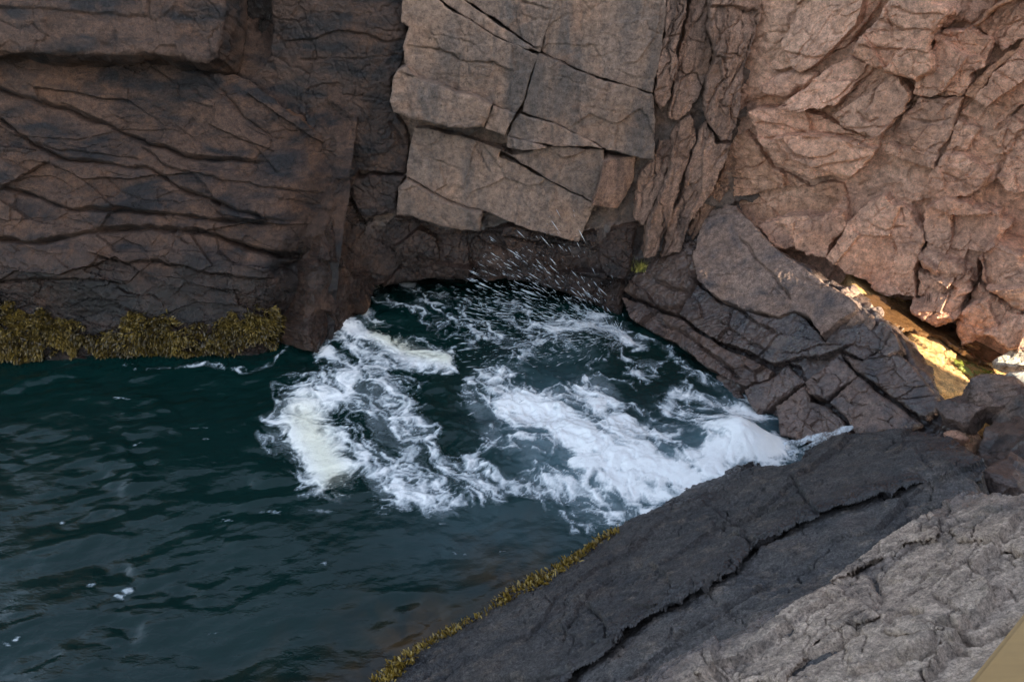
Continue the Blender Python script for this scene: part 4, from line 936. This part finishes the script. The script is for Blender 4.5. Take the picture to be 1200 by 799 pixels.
def spray():
    t = NT('spray_water'); b = t.n('ShaderNodeBsdfPrincipled'); b.inputs['Base Color'].default_value = (0.75, 0.82, 0.88, 1); b.inputs['Roughness'].default_value = 0.25
    tr = t.n('ShaderNodeBsdfTransparent'); mx = t.n('ShaderNodeMixShader'); mx.inputs[0].default_value = 0.5; t.l(tr.outputs[0], mx.inputs[1]); t.l(b.outputs[0], mx.inputs[2]); t.l(mx.outputs[0], t.out.inputs['Surface'])
    rg = np.random.default_rng(11); V = []; F = []
    src = at_z(738, 398, 0.0)
    for i in range(2400):
        ph = math.radians(rg.normal(164, 17)); k = 0.3
        r = 15 + 190 * rg.random() ** 1.4
        if rg.random() < 0.12: ph = math.radians(rg.uniform(110, 190)); r = rg.uniform(60, 190)
        x = 738 + r * math.cos(ph) + rg.normal(0, 6); y = 398 - r * math.sin(ph) * 0.85 + rg.normal(0, 6)
        t0 = rg.uniform(0.02, 0.9) * min(1.0, r / 120)
        g = at_z(x, y, 0.0) if y > 352 else None
        far_p = W2.hit(x, y, 0.05)
        if g is not None and g[1] < far_p[1]: far_p = g
        p = far_p + (CAM - far_p) * (0.01 + 0.09 * t0)
        if p[2] < 0.05: continue
        d = p - src + rg.normal(0, 0.15, 3); d /= np.linalg.norm(d)
        big = rg.random() ** 3; L = 0.010 + 0.12 * big * (0.4 + rg.random()); w = 0.0016 + 0.0055 * big
        s1 = np.cross(d, [0.3, 0.2, 0.9]); s1 /= np.linalg.norm(s1); s2 = np.cross(d, s1); b0 = len(V)
        V += [p - d * L, p + d * L * 0.8]
        for kk in range(5):
            an = kk * 2 * math.pi / 5; V.append(p + d * L * 0.25 + (s1 * math.cos(an) + s2 * math.sin(an)) * w)
        for kk in range(5):
            a = b0 + 2 + kk; c = b0 + 2 + (kk + 1) % 5
            F.append((b0, c, a)); F.append((b0 + 1, a, c))
    tag(link('spray', np.array(V), np.array(F), t.m), 'burst of white water droplets thrown up in front of the cave ledge', 'spray', kind='stuff')
spray()

# thin white trickles running down the slope to the narrow end of the water
def trickle():
    t = NT('white_trickle'); b = t.n('ShaderNodeBsdfPrincipled'); b.inputs['Base Color'].default_value = (0.68, 0.72, 0.76, 1); b.inputs['Roughness'].default_value = 0.3
    P = t.pos(); al = t.ramp(t.noise(P, 11, 3, 0.6), [(0.35, 0.0), (0.70, 0.8)])
    tr = t.n('ShaderNodeBsdfTransparent'); mx = t.n('ShaderNodeMixShader'); t.l(al, mx.inputs[0]); t.l(tr.outputs[0], mx.inputs[1]); t.l(b.outputs[0], mx.inputs[2]); t.l(mx.outputs[0], t.out.inputs['Surface'])
    V = []; F = []
    rg = np.random.default_rng(2)
    for pts, w in (([(1000, 500), (975, 508), (950, 514), (925, 522), (900, 532)], 0.035), ([(990, 508), (965, 516), (940, 526), (915, 534)], 0.025), ([(960, 508), (938, 516), (915, 520)], 0.02)):
        b0 = len(V); n = 40
        pp = np.array(pts, float); s = np.linspace(0, len(pts) - 1, n)
        X = np.interp(s, range(len(pts)), pp[:, 0]); Y = np.interp(s, range(len(pts)), pp[:, 1]) + 1.5 * fbm(s, s * 0, 1.3, 3, 7)
        C = np.array([SL.hit(x, y, 0.16) for x, y in zip(X, Y)])
        tg = np.gradient(C, axis=0); sd = np.cross(tg, SL.N); sd /= np.linalg.norm(sd, axis=1)[:, None]
        ww = w * (0.6 + 0.8 * np.abs(np.sin(s * 3)))
        for i in range(n):
            V += [C[i] + sd[i] * ww[i], C[i] + SL.N * 0.01, C[i] - sd[i] * ww[i]]
        for i in range(n - 1):
            for j in range(2): F.append((b0 + 3 * i + j, b0 + 3 * i + j + 1, b0 + 3 * i + 4 + j, b0 + 3 * i + 3 + j))
    tag(link('trickle', np.array(V), np.array(F), t.m), 'thin white trickle of water running off the wet slope into the surge', 'water', kind='stuff')
trickle()

# ================================================================== handrail at the lookout
def wood():
    t = NT('brown_wood'); P = t.pos((4, 4, 4), (0, 0, -0.68))
    b = t.n('ShaderNodeBsdfPrincipled'); b.inputs['Roughness'].default_value = 0.45
    n = t.noise(t.pos((3, 30, 30), (0, 0, -0.68)), 1.0, 5, 0.6, 0.3)
    t.l(t.mix(n, (0.16, 0.09, 0.025), (0.36, 0.21, 0.06)), b.inputs['Base Color'])
    t.l(b.outputs[0], t.out.inputs['Surface']); return t.m
M_wood = wood()
def box(name, cx, sx, ax, mat, parent):
    import bmesh
    bm = bmesh.new(); bmesh.ops.create_cube(bm, size=1.0)
    for v in bm.verts: v.co = Vector((v.co.x * sx[0], v.co.y * sx[1], v.co.z * sx[2]))
    bmesh.ops.bevel(bm, geom=bm.edges[:], offset=0.008, segments=2, affect='EDGES')
    co = np.array([v.co[:] for v in bm.verts]); fc = [[v.index for v in f.verts] for f in bm.faces]; bm.free()
    c, s = math.cos(ax), math.sin(ax)
    P = np.stack([co[:, 0] * c - co[:, 1] * s, co[:, 0] * s + co[:, 1] * c, co[:, 2]], 1) + np.array(cx)
    return link(name, P, fc, mat, parent=parent, smooth=False)
def handrail():
    a = at_z(1135, 799, 5.6); b = at_z(1200, 718, 5.6); d = (b - a); d /= np.linalg.norm(d); ang = math.atan2(d[1], d[0])
    inn = np.array([d[1], -d[0], 0])
    mid = a + d * 0.9 + inn * 0.075
    e = bpy.data.objects.new('handrail', None); COL.objects.link(e); e.location = (mid[0], mid[1], 3.14)
    tag(e, 'brown wooden handrail cutting across the lower right corner', 'handrail')
    box('rail', mid + np.array([0, 0, -0.03]), (3.4, 0.15, 0.06), ang, M_wood, e)
    for k in (-1.3, 1.3):
        box('post', mid + d * k + np.array([0, 0, -1.26]), (0.1, 0.1, 2.40), ang, M_wood, e)
handrail()

# ================================================================== unseen rock screen, added to shade the chasm, with openings cut for the sun
SUN_AZ = np.array([0.722, -0.692]); SUN_EL = math.radians(17)
QAX = np.array([0.692, 0.722]); S0 = 6.5
def shade_screen():
    def sh(x, y, dz=0.0):
        p = GU.hit(x, y, 0.0); return (p[:2] @ QAX, p[2] + dz + (S0 - p[:2] @ SUN_AZ) * math.tan(SUN_EL))
    T2 = math.tan(SUN_EL)
    def qh(q, h25): # outline of the beam, found once on the gully floor
        return q, h25
    win = [sh(*p, 0.11) for p in ((962, 334), (985, 333), (1003, 334), (1024, 347))] + [sh(*p, 0.07) for p in ((1044, 366), (1075, 382), (1110, 400), (1146, 416), (1172, 432))] + [sh(1205, 440), sh(1205, 476), sh(1160, 460), sh(1095, 424), sh(1042, 390), sh(1020, 375), sh(990, 355)]
    win = [(max(9.985, a), b) for a, b in win]
    win2 = [(8.9, 0.4), (14.5, 0.2), (14.6, 2.6), (12.0, 2.75), (10.6, 2.7), (9.2, 2.5)]  # low opening added to sunlight the unseen ground for bounce
    print('WINDOW', np.round(win, 2).tolist())
    res = 0.045
    q = np.arange(-8, 22, res); hh = np.arange(-3, 16.5, res)
    Qg, H = np.meshgrid(q, hh)
    sd = poly_sd(Qg + 0.02 * fbm(Qg, H, 6, 3, 1), H + 0.02 * fbm(Qg, H, 3, 3, 2), win)
    sd = np.maximum(sd, poly_sd(Qg + 0.1 * fbm(Qg, H, 1, 3, 4), H, win2))
    top = 11.6 + 0.9 * fbm(Qg, Qg * 0, 0.4, 4, 3)
    keep = (sd < 0) & (H < top)
    kq = keep[:-1, :-1] & keep[1:, :-1] & keep[:-1, 1:] & keep[1:, 1:]
    ny, nx = Qg.shape; I = np.arange(nx * ny).reshape(ny, nx)
    Q4 = np.stack([I[:-1, :-1][kq], I[:-1, 1:][kq], I[1:, 1:][kq], I[1:, :-1][kq]], 1)
    used = np.unique(Q4); mp = -np.ones(nx * ny, np.int64); mp[used] = np.arange(len(used)); Q4 = mp[Q4]
    qq = Qg.ravel()[used]; zz = H.ravel()[used]
    rel = 0.5 * fbm(qq, zz, 0.4, 4, 8) + 0.3 * facets(qq, zz, 0.8, 9, 0.4, 0.6)
    def at(s, z): return np.stack([s * SUN_AZ[0] + qq * QAX[0], s * SUN_AZ[1] + qq * QAX[1], z], 1)
    s_f = S0 + rel
    F_ = at(s_f, zz + (s_f - S0) * math.tan(SUN_EL)); B_ = at(S0 + 1.6 + 0 * qq, zz + 1.6 * math.tan(SUN_EL))
    n = len(qq)
    P = np.concatenate([F_, B_]); m = len(P)
    link_ = link('shade_screen', P, np.concatenate([Q4, Q4[:, ::-1] + n]), M_pale, attrs={'wet': np.zeros(m), 'tone': np.ones(m), 'stain': np.zeros(m)})
    tag(link_, 'unseen rock screen added to shade the chasm, pierced for the sun', kind='structure')
shade_screen()

SH = Plane((9.2, 6.6, 0.75), (0.16, -0.14, 0.97))
link('rocky_shore', [(-60, -40, -0.6), (40, -40, -0.6), (40, -9, -0.6), (-60, -9, -0.6)], [(0, 1, 2, 3)], M_pale, attrs={'wet': [0] * 4, 'tone': [1] * 4, 'stain': [0] * 4})
bpy.data.objects['rocky_shore']['kind'] = 'structure'
def bounce_ground():  # unseen ground tilted to the sun, added to bounce light onto right cliff
    res = 0.05
    U, V = np.meshgrid(np.arange(-3.2, 3.2, res), np.arange(-3.2, 3.2, res)); u = U.ravel(); v = V.ravel()
    h = 0.10 * fbm(u, v, 0.7, 4, 601) + 0.4 * facets(u, v, 1.1, 602, 0.4, 0.5)
    P = SH.pos(u, v, h); ny, nx = U.shape; I = np.arange(nx * ny).reshape(ny, nx)
    Q = np.stack([I[:-1, :-1].ravel(), I[:-1, 1:].ravel(), I[1:, 1:].ravel(), I[1:, :-1].ravel()], 1)
    keep = (P[:, 0] * 0.86 - P[:, 1] * 0.5 > 3.1)[Q].all(1)
    us = np.unique(Q[keep]); mp = -np.ones(len(P), np.int64); mp[us] = np.arange(len(us)); m = len(us)
    tag(link('rocky_shore', P[us], mp[Q[keep]], M_gully, attrs={'wet': np.zeros(m), 'tone': np.ones(m), 'stain': np.zeros(m)}), 'unseen sunlit rocky ground beyond the right edge, added for bounce light', kind='structure')
bounce_ground()

# ================================================================== light, sky, camera
w = bpy.data.worlds.new('World'); scene.world = w; w.use_nodes = True
nt = w.node_tree; bg = nt.nodes['Background']
sky = nt.nodes.new('ShaderNodeTexSky'); sky.sky_type = 'NISHITA'; sky.sun_disc = False
sky.sun_elevation = SUN_EL
az = math.atan2(SUN_AZ[0], SUN_AZ[1])
sky.sun_rotation = az
sky.air_density = 1.0; sky.dust_density = 2.0; sky.ozone_density = 1.0
hz = nt.nodes.new('ShaderNodeMix'); hz.data_type = 'RGBA'; hz.inputs[0].default_value = 0.42   # sky partly desaturated, added to make the fill light less blue
bwn = nt.nodes.new('ShaderNodeRGBToBW'); nt.links.new(sky.outputs[0], bwn.inputs[0])
nt.links.new(sky.outputs[0], hz.inputs[6]); nt.links.new(bwn.outputs[0], hz.inputs[7])
nt.links.new(hz.outputs[2], bg.inputs[0]); bg.inputs[1].default_value = 0.14
sun = bpy.data.lights.new('sun', 'SUN'); sun.energy = 5.0; sun.angle = math.radians(0.5); sun.color = (1.0, 0.87, 0.66)
so = bpy.data.objects.new('sun', sun); COL.objects.link(so)
d = Vector((SUN_AZ[0] * math.cos(SUN_EL), SUN_AZ[1] * math.cos(SUN_EL), math.sin(SUN_EL)))
so.rotation_euler = d.to_track_quat('Z', 'Y').to_euler(); so.location = (20, -20, 20)

cam = bpy.data.cameras.new('camera'); co = bpy.data.objects.new('camera', cam); COL.objects.link(co)
cam.lens = LENS; cam.sensor_width = 36; cam.clip_end = 2000; cam.clip_start = 0.05
co.location = CAM; co.rotation_euler = (math.radians(90) - PITCH, 0, 0)
scene.camera = co
scene.view_settings.view_transform = 'Standard'; scene.view_settings.look = 'None'
scene.view_settings.gamma = 1.0; scene.view_settings.exposure = 2.5
scene.render.engine = 'CYCLES'
scene.cycles.max_bounces = 6; scene.cycles.diffuse_bounces = 3; scene.cycles.transparent_max_bounces = 8
scene.cycles.caustics_reflective = False; scene.cycles.caustics_refractive = False
